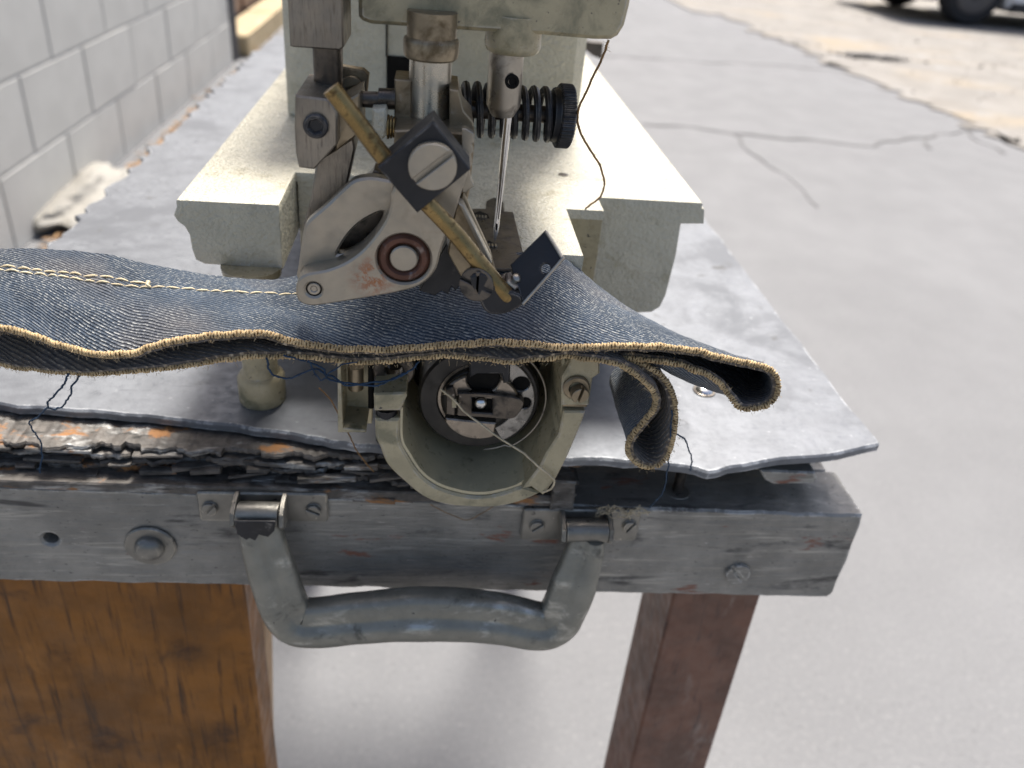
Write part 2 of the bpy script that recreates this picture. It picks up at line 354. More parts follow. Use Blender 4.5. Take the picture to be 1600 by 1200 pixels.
edge_wear(m_cream_worn, (0.42, 0.40, 0.36), 0.09, metal=0.8)
edge_wear(m_black, (0.20, 0.19, 0.18), 0.05, metal=0.9)
edge_wear(m_bracket, (0.50, 0.46, 0.38), 0.08, metal=0.8)

def denim_material(name, base_c, fleck_c, period, slant, amount, dark=0.5):
    m = bpy.data.materials.new(name); m.use_nodes = True; nt = m.node_tree; bs = nt.nodes['Principled BSDF']
    uv = nt.nodes.new('ShaderNodeUVMap').outputs[0]
    sx = nt.nodes.new('ShaderNodeSeparateXYZ'); nt.links.new(uv, sx.inputs[0])
    def mth(op, a, b=None):
        n = nt.nodes.new('ShaderNodeMath'); n.operation = op
        for k, s in enumerate((a, b)):
            if s is None: continue
            if isinstance(s, (int, float)): n.inputs[k].default_value = s
            else: nt.links.new(s, n.inputs[k])
        return n.outputs[0]
    wob = nz(nt, uv, 0.7, 3)
    w = mth('ADD', mth('ADD', mth('MULTIPLY', sx.outputs[0], math.sin(slant)), mth('MULTIPLY', sx.outputs[1], math.cos(slant))), mth('MULTIPLY', wob, period*1.6))
    s = mth('SINE', mth('MULTIPLY', w, 2*math.pi/period))
    rot = nt.nodes.new('ShaderNodeMapping'); rot.inputs['Rotation'].default_value = (0, 0, slant); nt.links.new(uv, rot.inputs[0])
    brk = nz(nt, rot.outputs[0], 1.0, 3, 0.65, (9.0, 1/period*0.9, 1))
    fl = mth('MULTIPLY', ramp(nt, s, 0.05, 0.85), ramp(nt, brk, 0.46, 0.62))
    fl = mth('MULTIPLY', fl, mth('ADD', 0.25, ramp(nt, nz(nt, uv, 0.28, 3), 0.35, 0.62)))
    c0 = mixc(nt, ramp(nt, nz(nt, uv, 0.45, 5, 0.6), 0.32, 0.68), tuple(v*dark for v in base_c), base_c)
    gr = sum(base_c)/3
    c0 = mixc(nt, ramp(nt, nz(nt, uv, 0.22, 3, 0.5), 0.45, 0.7), c0, (gr*1.25, gr*1.12, gr*1.08))
    c0 = mixc(nt, mth('MULTIPLY', ramp(nt, nz(nt, uv, 9, 4, 0.7), 0.5, 0.75), 0.22), c0, fleck_c)
    c0 = mixc(nt, mth('MULTIPLY', ramp(nt, s, -1, 1), 0.35), mixc(nt, 0.45, c0, (0.004, 0.005, 0.008)), c0)
    c = mixc(nt, mth('MULTIPLY', fl, amount), c0, fleck_c)
    nt.links.new(c, bs.inputs['Base Color']); bs.inputs['Roughness'].default_value = 0.9; bs.inputs['Specular IOR Level'].default_value = 0.2
    bs.inputs['Sheen Weight'].default_value = 0.25; bs.inputs['Sheen Roughness'].default_value = 0.5
    bn = nt.nodes.new('ShaderNodeBump'); bn.inputs['Strength'].default_value = 0.7; bn.inputs['Distance'].default_value = 0.03*CM
    nt.links.new(mth('ADD', s, mth('MULTIPLY', nz(nt, uv, 14, 3), 1.5)), bn.inputs['Height']); nt.links.new(bn.outputs[0], bs.inputs['Normal'])
    return m
m_denim = denim_material('worn_indigo_denim', (0.060, 0.092, 0.138), (0.50, 0.50, 0.465), 0.112, math.radians(30), 0.62, 0.55)
m_denim_in = denim_material('denim_reverse_side', (0.17, 0.135, 0.10), (0.46, 0.37, 0.26), 0.19, math.radians(-40), 0.8, 0.8)

# screws: head with a real slot
def g_slot_head(c, axis, r, h, ang, slot=0.16, dome=0.0):
    u, v, a = frame_of(axis); c = Vector(c)
    fr = (tuple(c), tuple(u), tuple(v), tuple(a))
    gs = [g_prism(circle2((0, 0), r, 28), -0.02, h*0.25, bev=0.0, frame=fr)]
    hw = r*slot
    for s in (1, -1):
        a0 = math.asin(slot); pts = [(r*0.99*math.cos(a0+(math.pi-2*a0)*i/14), s*r*0.99*math.sin(a0+(math.pi-2*a0)*i/14)) for i in range(15)]
        pts = [(p[0]*math.cos(ang)-p[1]*math.sin(ang), p[0]*math.sin(ang)+p[1]*math.cos(ang)) for p in pts]
        gs.append(g_prism(pts, h*0.2, h, bev=min(0.02, h*0.2), frame=fr))
    return g_join(gs)
def g_socket_head(c, axis, r, h):
    u, v, a = frame_of(axis); fr = (tuple(c), tuple(u), tuple(v), tuple(a))
    return g_join([g_prism(circle2((0, 0), r, 28), 0, h, holes=[circle2((0, 0), r*0.55, 6, 0.3)], bev=r*0.14, frame=fr),
                   g_prism(circle2((0, 0), r*0.6, 12), -0.05, h*0.3, bev=0, frame=fr)])

# ================================================================== SETTING: street
G = -75.0
def sheet(pts, z): return [(p[0], p[1], z) for p in pts], [tuple(range(len(pts)))]
ground = obj('ground', ([(-30000, -30000, G), (30000, -30000, G), (30000, 30000, G), (-30000, 30000, G)], [(0, 1, 2, 3)]), m_asphalt, kind='structure', base=(0, 0, G), smooth=0)
def crack(pts, w, z=G+0.4):
    P = []
    for i in range(len(pts)-1):
        a, b = Vector(pts[i][:2]), Vector(pts[i+1][:2]); n = max(2, int((b-a).length/7))
        for k in range(n): P.append(a.lerp(b, k/n))
    P.append(Vector(pts[-1][:2])); V_, F_ = [], []
    for i, p in enumerate(P):
        d = (P[min(i+1, len(P)-1)]-P[max(i-1, 0)]).normalized(); n = Vector((-d.y, d.x))
        o = n*R.uniform(-2.2, 2.2); ww = w*R.uniform(0.35, 1.2)
        V_ += [(p.x+o.x+n.x*ww, p.y+o.y+n.y*ww, z), (p.x+o.x-n.x*ww, p.y+o.y-n.y*ww, z)]
    for i in range(len(P)-1): F_.append((2*i, 2*i+1, 2*i+3, 2*i+2))
    return V_, F_
for pts, w in (([(80.336, 528.515), (113.99, 528.32), (170.133, 529.719), (222.024, 539.498), (271.705, 533.605)], 1.0), ([(96.343, 362.888), (118.735, 360.415), (137.691, 354.003), (168.609, 352.371), (202.244, 349.19), (207.058, 356.349), (240.801, 371.048), (278.15, 393.165)], 0.9),
               ([(137.691, 354.003), (133.242, 325.693), (137.132, 308.955), (141.83, 298.413), (140.739, 278.782), (139.723, 260.508)], 0.45), ([(294.078, 418.458), (275.175, 388.905), (268.558, 369.252), (271.899, 351.059)], 0.9), ([(240.801, 371.048), (230.143, 350.824)], 0.9)):
    obj('crack', crack(pts, w), m_crack, ground, smooth=0)
dirt_edge = [(242.831, 784.465), (268.235, 765.962), (262.853, 680.633), (275.471, 628.154), (273.608, 563.944), (278.488, 523.877), (283.615, 481.782), (279.776, 444.341), (283.285, 410.617), (287.969, 362.506), (289.839, 300.84)]
rim = []
for i in range(len(dirt_edge)-1):
    a, b = Vector(dirt_edge[i]), Vector(dirt_edge[i+1])
    for k in range(8):
        p = a.lerp(b, k/8); rim.append((p.x+R.uniform(-9, 9), p.y+R.uniform(-9, 9)))
dirt = obj('dirt_ground', sheet(rim+[(3000, rim[-1][1]), (3000, 6000), (rim[0][0]-150, 6000)], G+0.8), m_dirt, kind='structure', base=(300, 700, G), smooth=0)
# loose stones on the dirt (uncountable)
ico = [(0, 0, 1), (0.9, 0, 0), (0.3, 0.85, 0), (-0.7, 0.5, 0), (-0.7, -0.5, 0), (0.3, -0.85, 0), (0, 0, -0.6)]
icf = [(0, 1, 2), (0, 2, 3), (0, 3, 4), (0, 4, 5), (0, 5, 1), (6, 2, 1), (6, 3, 2), (6, 4, 3), (6, 5, 4), (6, 1, 5)]
gs = []
for i in range(900):
    x = R.uniform(270, 900); y = R.uniform(340, 1100)
    if y < 345 + max(0, (300-x))*2.5: continue
    s = R.uniform(0.4, 1.5)*(1 if R.random() < 0.93 else 2.2); a = R.uniform(0, 6.28)
    gs.append(([(x+s*(v[0]*math.cos(a)-v[1]*math.sin(a)), y+s*(v[0]*math.sin(a)+v[1]*math.cos(a)), G+0.9+s*0.55*v[2]+s*0.2) for v in ico], icf))
o = obj('gravel', gs, m_pebble, kind='stuff', base=(300, 700, G), label='loose pale stones scattered over the dirt beyond the pavement', cat='gravel')
# dark heap of leaf litter on the edge of the dirt
def litter(cx, cy, sx, sy, n, size, ang=0.0):
    gs = []
    for i in range(n):
        a = R.gauss(0, 0.5)*sx; b = R.gauss(0, 0.5)*sy
        x = cx+a*math.cos(ang)-b*math.sin(ang); y = cy+a*math.sin(ang)+b*math.cos(ang); s = size*R.uniform(0.5, 1.3); t = R.uniform(0, 6.28); z = G+1.0+R.uniform(0, 0.25)*size
        d = Vector((math.cos(t), math.sin(t), R.uniform(-.15, .3))); e = Vector((-math.sin(t), math.cos(t), R.uniform(-.2, .3)))
        c = Vector((x, y, z))
        gs.append(([tuple(c-d*s), tuple(c+e*s*0.45+Vector((0, 0, s*.15))), tuple(c+d*s), tuple(c-e*s*0.45+Vector((0, 0, s*.15)))], [(0, 1, 2), (0, 2, 3)]))
    return g_join(gs)
cx, cy = (321.356, 594.787)
obj('leaf_litter', litter(cx, cy, 26, 9, 220, 3.2), M('dark_leaf_litter', (0.035, 0.033, 0.035), 0.9, var=0.4, vscale=0.2), kind='stuff', base=(cx, cy, G), label='dark clump of debris on the dirt beyond the cracked pavement', cat='debris', smooth=0)

# concrete block wall on the left, every block its own part
WX = -104.6
wall = thing('block_wall', 'grey painted concrete block wall along the left of the street', 'wall', (WX-10, 250, G))
obj('mortar_core', g_box((WX-19, 33.5, G), (WX-0.4, 432.5, G+241), 0.0), m_mortar, wall, smooth=0)
bm_ = None
for row in range(12):
    for k in range(10):
        y0 = 34+40*k-(20 if row % 2 else 0); y1 = min(y0+39.0, 432.0); y0 = max(y0, 34)
        if row > 7 and k < 3: continue
        z0 = G+20.2*row
        if abs((y1-y0)-39.0) < 0.01:
            if bm_ is None:
                bm_ = obj('block', g_prism([(y0, z0), (y1, z0), (y1, z0+19.3), (y0, z0+19.3)], WX-18, WX, bev=0.15, frame=YZ), m_block, wall); bz, by = z0, y0
            else: copy_part(bm_, wall, (R.uniform(-0.1, 0.12), y0-by, z0-bz))
        elif y1-y0 > 6:
            obj('block', g_prism([(y0, z0), (y1, z0), (y1, z0+19.3), (y0, z0+19.3)], WX-18, WX, bev=0.15, frame=YZ), m_block, wall)
pipe = thing('downpipe', 'dark vertical downpipe at the end of the block wall', 'pipe', (WX-4, 440, G))
obj('pipe', g_tube([(WX-4, 440, G), (WX-4, 440, G+240)], 5.5, 16), m_pipe, pipe)
for z in (40, 130, 210): obj('clip', g_ring(5.3, 6.4, 0, 4, (WX-4, 440, G+z), (0, 0, 1), 20, 0.3), m_pipe, pipe)
door = thing('garage_door', 'brown panelled garage door recessed beyond the block wall', 'door', (WX-14, 570, G))
obj('door_leaf', g_box((WX-22, 447, G+4), (WX-16, 760, G+235), 0.3), m_door, door)
for r_ in range(5):
    for k in range(4):
        obj('panel', g_prism(rrect2(455+76*k, G+10+45*r_, 523+76*k, G+48+45*r_, 3), WX-16.5, WX-14.5, bev=0.8, frame=YZ), m_door, door)
kerb = thing('kerb', 'faded yellow painted kerb in front of the brown garage door', 'kerb', (WX-5, 600, G))
for k in range(4): obj('kerb_stone', g_box((WX-12, 447+80*k, G), (WX+5, 526+80*k, G+11+0.15*k), 1.0), m_yellow, kerb)
# crumpled white bag at the foot of the wall
bx, by_ = (-99.982, 227.554)
V_, F_ = [], []
nu, nv = 34, 18
for j in range(nv+1):
    for i in range(nu):
        t = 2*math.pi*i/nu; p = math.pi*j/nv
        d = Vector((math.sin(p)*math.cos(t), math.sin(p)*math.sin(t), math.cos(p)))
        r_ = 1+0.45*noise.noise(d*1.9+Vector((4, 1, 2)))+0.22*abs(noise.noise(d*5.5))+0.08*noise.noise(d*13)
        V_.append((bx+d.x*9.5*r_, by_+d.y*22*r_, max(G+0.9, G+2.5+d.z*5.5*r_)))
for j in range(nv):
    for i in range(nu): F_.append((j*nu+i, j*nu+(i+1) % nu, (j+1)*nu+(i+1) % nu, (j+1)*nu+i))
obj('crumpled_paper', (V_, F_), m_bag, base=(bx, by_, G), label='pale crumpled paper lying at the foot of the block wall', cat='paper', smooth=25)
obj('leaf_litter', [litter(WX+10, 300, 5, 190, 900, 1.9), litter(WX+14, 210, 6, 60, 260, 2.2)], m_leaf, kind='stuff', base=(WX+6, 280, G), label='dry brown leaf litter gathered along the foot of the block wall', cat='leaf litter', smooth=0)

# ------------------------------------------------------------------ parked car, far right
cx, cy = (552.513, 843.004)
car = thing('parked_car', 'white parked car on the dirt at the top right corner', 'car', (cx+125, cy+85, G))
prof = [(-78, 24), (-80, 48), (-74, 66), (-20, 76), (28, 92), (75, 140), (110, 147), (210, 146), (270, 128), (305, 96), (330, 92), (334, 60), (330, 26), (300, 22)]
prof += [(288, 22)]+[(252+37*math.cos(math.radians(a)), 26+37*math.sin(math.radians(a))) for a in range(0, 181, 20)]+[(214, 20), (40, 20)]
prof += [(37*math.cos(math.radians(a)), 26+37*math.sin(math.radians(a))) for a in range(0, 181, 20)]+[(-42, 22)]
def car_prism(pts, y0, y1, bev): return g_prism([(cx+p[0], G+p[1]) for p in pts], cy+y0, cy+y1, bev=bev)
obj('body', car_prism(prof, 2, 168, 6), m_carpaint, car)
obj('sill', car_prism([(42, 17), (210, 17), (210, 27), (42, 27)], 0.5, 169, 1), m_trim, car)
obj('window', car_prism([(40, 95), (80, 134), (125, 139), (125, 95)], 0.8, 6, 0.8), m_glass, car)
obj('window', car_prism([(131, 95), (131, 139), (205, 138), (245, 122), (285, 97)], 0.8, 6, 0.8), m_glass, car)
obj('windscreen', g_prism([(cx+33, cy+14), (cx+76, cy+18), (cx+76, cy+152), (cx+33, cy+156)], 0, 3, bev=0.5, frame=((0, 0, G+95-cx*1.05-33*1.05), (1, 0, 1.05), (0, 1, 0), (-0.72, 0, 0.69))), m_glass, car)
obj('door_handle', car_prism([(104, 88), (120, 88), (120, 92), (104, 92)], -1, 4, 0.8), m_carpaint, car)
for y in (10, 128): obj('headlight', g_box((cx-82, cy+y, G+50), (cx-66, cy+y+32, G+64), 2), m_lamp, car)
for y in (10, 130): obj('tail_light', g_box((cx+326, cy+y, G+64), (cx+336, cy+y+30, G+84), 2), m_red, car)
for x in (0, 252):
    for y, sgn in ((14, -1), (156, 1)):
        t_ = obj('wheel', g_lathe([(14, -10), (29, -10), (32, -7), (33, 0), (32, 7), (29, 10), (14, 10)], (cx+x, cy+y, G+33.8), (0, 1, 0), 40), m_tyre, car)
        obj('rim', [g_lathe([(21, 0), (21, 1.5), (18, 2.2), (6, 0.6), (5, 2.4), (0.1, 2.6)], (cx+x, cy+y+sgn*9.2, G+33.8), (0, sgn, 0), 30)], m_pipe, t_)

# ================================================================== PORTABLE TABLE
table = thing('work_table', 'battered silver painted work table with carrying handle, carrying the sewing machine', 'table', (0, 55, G))
front = [(-17.998, 24.501), (-16.236, 24.347), (-14.19, 24.049), (-12.209, 23.903), (-10.416, 23.709), (-8.395, 23.486), (-5.89, 23.056), (-4.064, 22.642), (-2.708, 22.326), (-1.372, 22.12), (0.848, 21.977), (3.092, 21.904), (5.026, 21.714), (7.111, 21.668), (8.756, 21.538), (9.607, 21.315), (10.146, 21.086), (10.861, 21.42), (12.994, 21.949), (15.129, 22.274), (16.522, 22.662)]
right = [(17.266, 22.92), (17.375, 23.242), (17.346, 24.145), (17.204, 25.861), (17.222, 29.126), (17.192, 34.281), (17.22, 38.836), (17.171, 44.788), (17.183, 52.595)]
front = smooth_open(front, 3); right = [p for p in smooth_open(right, 3)]
plan = [(-18.9, front[0][1]+0.4)]+[(p[0]+R.uniform(-.05, .05), p[1]+R.uniform(-.07, .05)) for p in front if p[0] > -18.5]+[(p[0]+R.uniform(-.07, .07), p[1]) for p in right]
y = right[-1][1]
while y < 96: y += R.uniform(0.6, 1.6); plan.append((17.1+R.uniform(-.12, .1), y))
x = 16.5
while x > -18: plan.append((x, 97+R.uniform(-.1, .1))); x -= 2
y = 97
while y > 25.5: y -= R.uniform(0.3, 1.1); plan.append((-18.55+(R.uniform(-.65, .1) if R.random() < .5 else 0), y))
top_plate = obj('top_plate', g_prism(plan, 0.0, 0.38, bev=0.07, frame=XY), m_plate, table)
# worn wooden core under the sheet
obj('core_panel', g_prism([(-17.9, 24.6), (16.3, 24.6), (16.6, 96), (-17.9, 96)], 0.42, 1.9, bev=0.05, frame=XY), m_ply, table)
# broken plywood layers along the front edge
for k in range(6):
    z0 = -0.44-0.27*k; V_, F_ = [], []; n = 330; xs0, xs1 = -18.4, 5.6+R.uniform(-.4, .3)
    for i in range(n+1):
        x = xs0+(xs1-xs0)*i/n
        edge_y = 22.62-0.034*(x+14)*1.0
        if x > -1.6: edge_y = 22.05+0.02*(x+1.6)
        jag = 0.34*noise.noise(Vector((x*0.6, k*9.1, 1)))+0.20*noise.noise(Vector((x*1.7, k*5.7, 4)))+0.09*noise.noise(Vector((x*6.5, k*2.3, 9)))
        step = 0.22 if noise.noise(Vector((x*0.55, k*4.4, 20))) > 0.12 else 0.0
        yf = edge_y-0.12+jag+step+0.03*k
        dz = 0.06*noise.noise(Vector((x*2.0, k*3.3, 30)))+0.04*noise.noise(Vector((x*6.0, k, 33)))-0.022*(x+14)*(k/6)
        tt = 0.23+0.05*noise.noise(Vector((x*3.0, k*6.1, 40)))
        zz = z0+dz
        V_ += [(x, 26, zz), (x, yf+0.06, zz), (x+R.uniform(-.02, .02), yf, zz-tt*0.3), (x, yf+0.02+R.uniform(-.03, .03), zz-tt*0.75), (x, yf+0.1, zz-tt), (x, 26, zz-tt)]
        if i:
            a = (i-1)*6; b = i*6
            for q in range(6): F_.append((a+q, a+(q+1) % 6, b+(q+1) % 6, b+q))
    F_ += [tuple(range(6)), tuple(range(n*6, n*6+6))]
    obj('ply_layer', (V_, F_), m_ply, table, smooth=30)
# loose splinters jammed in the broken edge
gs = []
for i in range(70):
    x = R.uniform(-18, 5.2); L = R.uniform(0.4, 2.2); z = -0.55-1.45*R.random()-0.02*(x+14)*R.random(); y = (22.4-0.03*(x+14) if x < -1.6 else 21.95)+R.uniform(-.28, .1)
    a = R.gauss(0, 0.06); w = R.uniform(.04, .11)
    g = g_box((x-L/2, y-0.06, z-w), (x+L/2, y+0.25, z+w), 0.03)
    gs.append(g_jitter(g_rot(g_rot(g, (x, y, z), (0, 1, 0), a), (x, y, z), (0, 0, 1), R.gauss(0, .08)), 0.06, 2.0, i))
obj('splinters', gs, m_ply, table, kind='stuff', smooth=20)

# front rail
def zt(x): return -2.185-0.0275*x
outl = []
x = -18.6
while x < 17.0: outl.append((x, zt(x)+0.05*noise.noise(Vector((x*1.3, 0, 0)))+0.025*R.uniform(-1, 1))); x += 0.45
outl += [(16.95, zt(17)-0.05), (17.02, zt(17)-0.6), (17.0, zt(17)-1.6), (17.06, zt(17)-2.4), (16.98, zt(17)-3.5), (17.0, zt(17)-4.25), (16.8, zt(17)-4.5)]
x = 16.4
while x > -18.6: outl.append((x, zt(x)-4.52+0.09*noise.noise(Vector((x*0.8, 5, 0)))+0.05*noise.noise(Vector((x*3, 8, 0))))); x -= 0.45
outl.append((-18.6, zt(-18.6)-4.5))
rail = obj('front_rail', g_prism(outl, 21.85, 24.5, bev=0.09, holes=[circle2((-13.084, -4.208), 0.27, 16)]), m_board, table, smooth=30)
obj('side_rail', g_box((14.4, 24.6, -6.6), (16.7, 94, -2.75), 0.1), m_board, table)
obj('side_rail', g_box((-18.3, 24.6, -6.0), (-16.0, 94, -1.75), 0.1), m_board, table)
obj('rear_rail', g_box((-18.3, 94.1, -6.2), (16.7, 96.5, -2.0), 0.1), m_board, table)
# ledge strip under the plywood
obj('ledge_strip', g_jitter(g_prism([(-18.5, zt(-18.5)+0.34), (5.4, zt(5.4)+0.55), (5.4, zt(5.4)+0.02), (-18.5, zt(-18.5)+0.02)], 21.72, 25, bev=0.05), 0.03, 2), m_ply, table)
ledge_r = [(4.651, -0.9), (5.45, -0.95), (5.5, zt(5)-0.02), (4.651, zt(4)-0.02)]
obj('packing_block', g_jitter(g_prism(ledge_r, 21.55, 24, bev=0.06), 0.05, 2), m_ply, table)
# clamp bolt, wedge between sheet and rail
bx, by_ = 9.788, 22.9
obj('threaded_bolt', [g_tube([(bx, by_, -0.3), (bx, by_, -2.6)], 0.16, 12)]+[g_ring(0.15, 0.205, 0, 0.07, (bx, by_, -0.55-0.115*i), (0.05, 0, 1), 14, 0.015) for i in range(17)], m_darksteel, table)
obj('washer', g_ring(0.18, 0.5, 0, 0.07, (bx, by_, -2.49), (0, 0, 1), 24, 0.015), m_bracket, table)
wz = [(12.548, -0.879), (14.714, -0.925), (14.912, -1.263), (14.781, -1.516), (13.218, -1.547), (12.804, -1.305)]
obj('wedge', g_jitter(g_prism([(p[0], p[1]) for p in wz]+[], 22.3, 24.2, bev=0.06), 0.05, 2), m_board, table)
rim_p = [(p[0], p[1]) for p in [(11.715, -0.984), (13.37, -0.577), (15.318, -0.316), (16.77, 0.085), (17.144, -0.119), (17.1, -0.613), (16.049, -1.043), (14.028, -1.15), (12.774, -1.208), (12.022, -1.225)]]
obj('core_corner', g_jitter(g_prism([(p[0]*1.0-0.12, min(p[1], -0.42)) for p in rim_p], 23.1, 26, bev=0.06), 0.05, 2), m_board, table)
sc_ = (11.327, 26.229, 0.0)
bolt = obj('bolt_head', g_lathe([(0.34, 0), (0.36, 0.06), (0.3, 0.14), (0.12, 0.2), (0.01, 0.21)], sc_, (0, 0, 1), 24), m_chrome, table)
obj('washer', g_ring(0.2, 0.46, -0.01, 0.05, sc_, (0, 0, 1), 26, 0.015), m_darksteel, table)
# rail screw, washer and dome bolt, hole plug
obj('screw', g_slot_head((12.606, 21.83, -5.711), (0, -1, 0), 0.50, 0.12, math.radians(-52), 0.13), m_board, table)
c = (-9.664, 21.85, -4.422)
w_ = obj('washer', g_ring(0.46, 0.90, -0.02, 0.13, c, (0, -1, 0), 36, 0.05), m_bracket, table)
obj('dome_bolt', g_lathe([(0.52, 0.0), (0.54, 0.1), (0.5, 0.28), (0.38, 0.42), (0.2, 0.50), (0.01, 0.52)], c, (0, -1, 0), 30), m_bracket, table)

# carrying handle and its brackets
def bracket(rect, screws, ears, pv):
    pl = obj('handle_bracket', g_prism(rect, 21.62, 21.86, bev=0.05), m_bracket, table)
    for s, a in screws: obj('screw', [g_lathe([(0.3, 0), (0.3, 0.03), (0.28, 0.05)], (s[0], 21.63, s[1]), (0, -1, 0), 20), g_slot_head((s[0], 21.60, s[1]), (0, -1, 0), 0.27, 0.12, a, 0.15)], m_bracket, pl)
    for e in ears:
        obj('ear', g_prism([(20.75, e[1]+0.05), (20.6, e[1]-0.35), (20.8, e[1]-0.62), (21.2, e[1]-0.7), (21.64, e[1]-0.45), (21.64, e[1]+0.28), (21.2, e[1]+0.25)], e[0]-0.09, e[0]+0.09, bev=0.03, frame=YZ), m_bracket, pl)
    obj('pivot_pin', g_tube([(ears[0][0], 21.05, pv), (ears[1][0], 21.05, pv)], 0.2, 14), m_darksteel, pl)
    return pl
def rr(a, b): return rrect2(min(a[0], b[0]), min(a[1], b[1]), max(a[0], b[0]), max(a[1], b[1]), 0.14)
L0, L1 = [(-7.755, -3.048), (-3.305, -1.729)]
R0, R1 = [(3.704, -3.846), (8.115, -2.324)]
el0, el1 = [(-6.363, -1.934), (-4.753, -1.996)]
er0, er1 = [(5.103, -2.549), (6.834, -2.527)]
bracket(rr(L0, L1), (((-7.342, -2.416), 0.9), ((-3.795, -2.449), -0.5)), (el0, el1), el0[1]-0.2)
bracket(rr(R0, R1), (((4.256, -3.103), 0.7), ((7.749, -3.057), 1.0)), (er0, er1), er0[1]-0.2)
path = [(-5.611, 21.05, -2.236), (-5.51, 20.9, -3.042), (-5.191, 20.6, -4.335), (-4.847, 20.35, -5.603), (-4.563, 20.3, -6.344), (-3.959, 20.28, -6.662), (-2.154, 20.25, -6.395), (0.17, 20.25, -6.164), (2.784, 20.25, -6.378), (4.474, 20.28, -6.876), (5.186, 20.3, -6.656), (5.494, 20.35, -5.879), (5.78, 20.6, -4.77), (6.021, 20.9, -3.674), (6.098, 21.05, -2.994)]
sec = [(-.64, .02), (-.63, .16), (-.54, .25), (-.22, .29), (-.14, .31), (-.08, .40), (.02, .47), (.2, .50), (.38, .45), (.53, .32), (.60, .12), (.58, -.12), (.45, -.34), (.2, -.45), (-.15, -.45), (-.45, -.36), (-.6, -.2)]
pp = smooth_open(path, 7)
hn = obj('handle', g_jitter(g_tube(pp, [1.02+0.34*min(1, min(i, len(pp)-1-i)/14)+0.32*max(0, 1-abs(i-len(pp)/2)/26) for i in range(len(pp))], section=[(-a, b) for a, b in sec], up=(0, -1, 0)), 0.03, 0.9), m_handle, table, smooth=50)
for e0, e1 in ((el0, el1), (er0, er1)):
    x0, x1 = e0[0]+0.12, e1[0]-0.12
    obj('handle_knuckle', g_jitter(g_tube([(x0, 21.05, e0[1]-0.22), (x0*.5+x1*.5, 21.05, e0[1]-0.2), (x1, 21.05, e0[1]-0.22)], 0.42, 18), 0.03, 2), m_bracket, hn)
obj('tape_scrap', g_jitter(g_prism([(-6.22, -1.936), (-4.863, -1.917), (-4.931, -2.324), (-5.161, -2.62), (-5.449, -2.505), (-5.649, -2.921), (-5.894, -2.804), (-6.16, -2.455)], 20.42, 20.5, bev=0.02), 0.05, 2), m_black, hn)

# legs
obj('leg', g_prism([(-19.2, -75), (-6.95, -75), (-6.98, -6.9), (-19.2, -6.6)], 23.2, 25.4, bev=0.12), m_amber, table, label='amber stained wide wooden leg')
lx = [11.4, 15.741]
obj('lit_side_strip', g_prism([(p[0], p[1]) for p in [(-8.421, -12.795), (-7.459, -12.791), (-8.302, -28.091), (-9.448, -28.047)]], 28, 30, bev=0.1), M('sunlit_wood_tone', (0.42, 0.27, 0.15), 0.7), table)  # added strip, its pale colour stands in for the leg's sunlit side
obj('leg', g_prism([(lx[0]+0.6, -75), (lx[1]+0.9, -75), (lx[1]-0.1, -6.9), (lx[0]+0.1, -6.9)], 24.6, 28.4, bev=0.12), m_redwood, table, label='red brown wooden leg')
for x in (-17, 13): obj('leg', g_prism([(x, -75), (x+3.6, -75), (x+3.6, -6.4), (x, -6.4)], 90, 93.6, bev=0.12), m_redwood, table)

# ================================================================== SEWING MACHINE
mach = thing('sewing_machine', 'ivory enamelled industrial sewing machine with open hook, standing on the silver table', 'sewing machine', (0, 40, 0))
FR = (0, -1, 0)
# bed casting: one flat deck carried by two lips, a middle slab and the free arm
deck = [(-8.16, 24.8), (-4.95, 24.8), (-4.95, 28.1), (-1.5, 28.1), (-1.5, 21.9), (4.66, 21.9), (4.66, 25.85), (6.0, 25.85), (6.0, 27.2), (9.95, 27.2), (9.95, 62), (-8.16, 62)]
bed = obj('bed_deck', g_prism(deck, -7.7, -7.34, bev=0.06, frame=XY, back_bevel=False), m_cream, mach)
lip = [(min(p[1], 7.34), p[0]) for p in [(-8.3, 7.211), (-4.88, 7.399), (-4.996, 5.41), (-7.676, 5.398), (-7.839, 5.602), (-7.834, 6.387), (-7.94, 6.697), (-8.237, 6.905), (-8.311, 7.123)]]
lip = [(-8.155, 7.5), (-4.955, 7.5), (-4.955, 5.40), (-7.5, 5.46), (-7.78, 5.6), (-7.86, 6.0), (-7.88, 6.5), (-8.0, 6.78), (-8.2, 6.95), (-8.3, 7.15)]
obj('bed_lip', g_prism(lip, 24.803, 62, bev=0.03), m_cream, mach)
lip_r = [(p[0], p[1]) for p in [(10.079, 7.427), (10.171, 6.871), (9.289, 6.823), (9.341, 5.513), (9.253, 3.798), (9.114, 3.278), (8.818, 3.033), (7.969, 2.968), (6.811, 2.917)]]
lip_r = [(6.005, 7.5), (9.945, 7.5)]+lip_r+[(6.0, lip_r[-1][1])]
obj('bed_lip', g_prism(lip_r, 27.203, 62, bev=0.03), m_cream, mach)
obj('bed_slab', g_box((-4.9, 28.12, 3.2), (5.9, 62.0, 7.5), 0.02), m_cream, mach)
obj('bed_step', g_box((4.6, 25.855, 2.6), (5.995, 27.6, 7.5), 0.02), m_cream_worn, mach)
obj('free_arm', g_box((-1.49, 21.905, 5.6), (4.655, 28.05, 7.5), 0.02), m_cream, mach)
obj('free_arm_nose', g_box((-1.5, 19.9, 5.9), (4.66, 21.88, 6.85), 0.1), m_cream, mach)
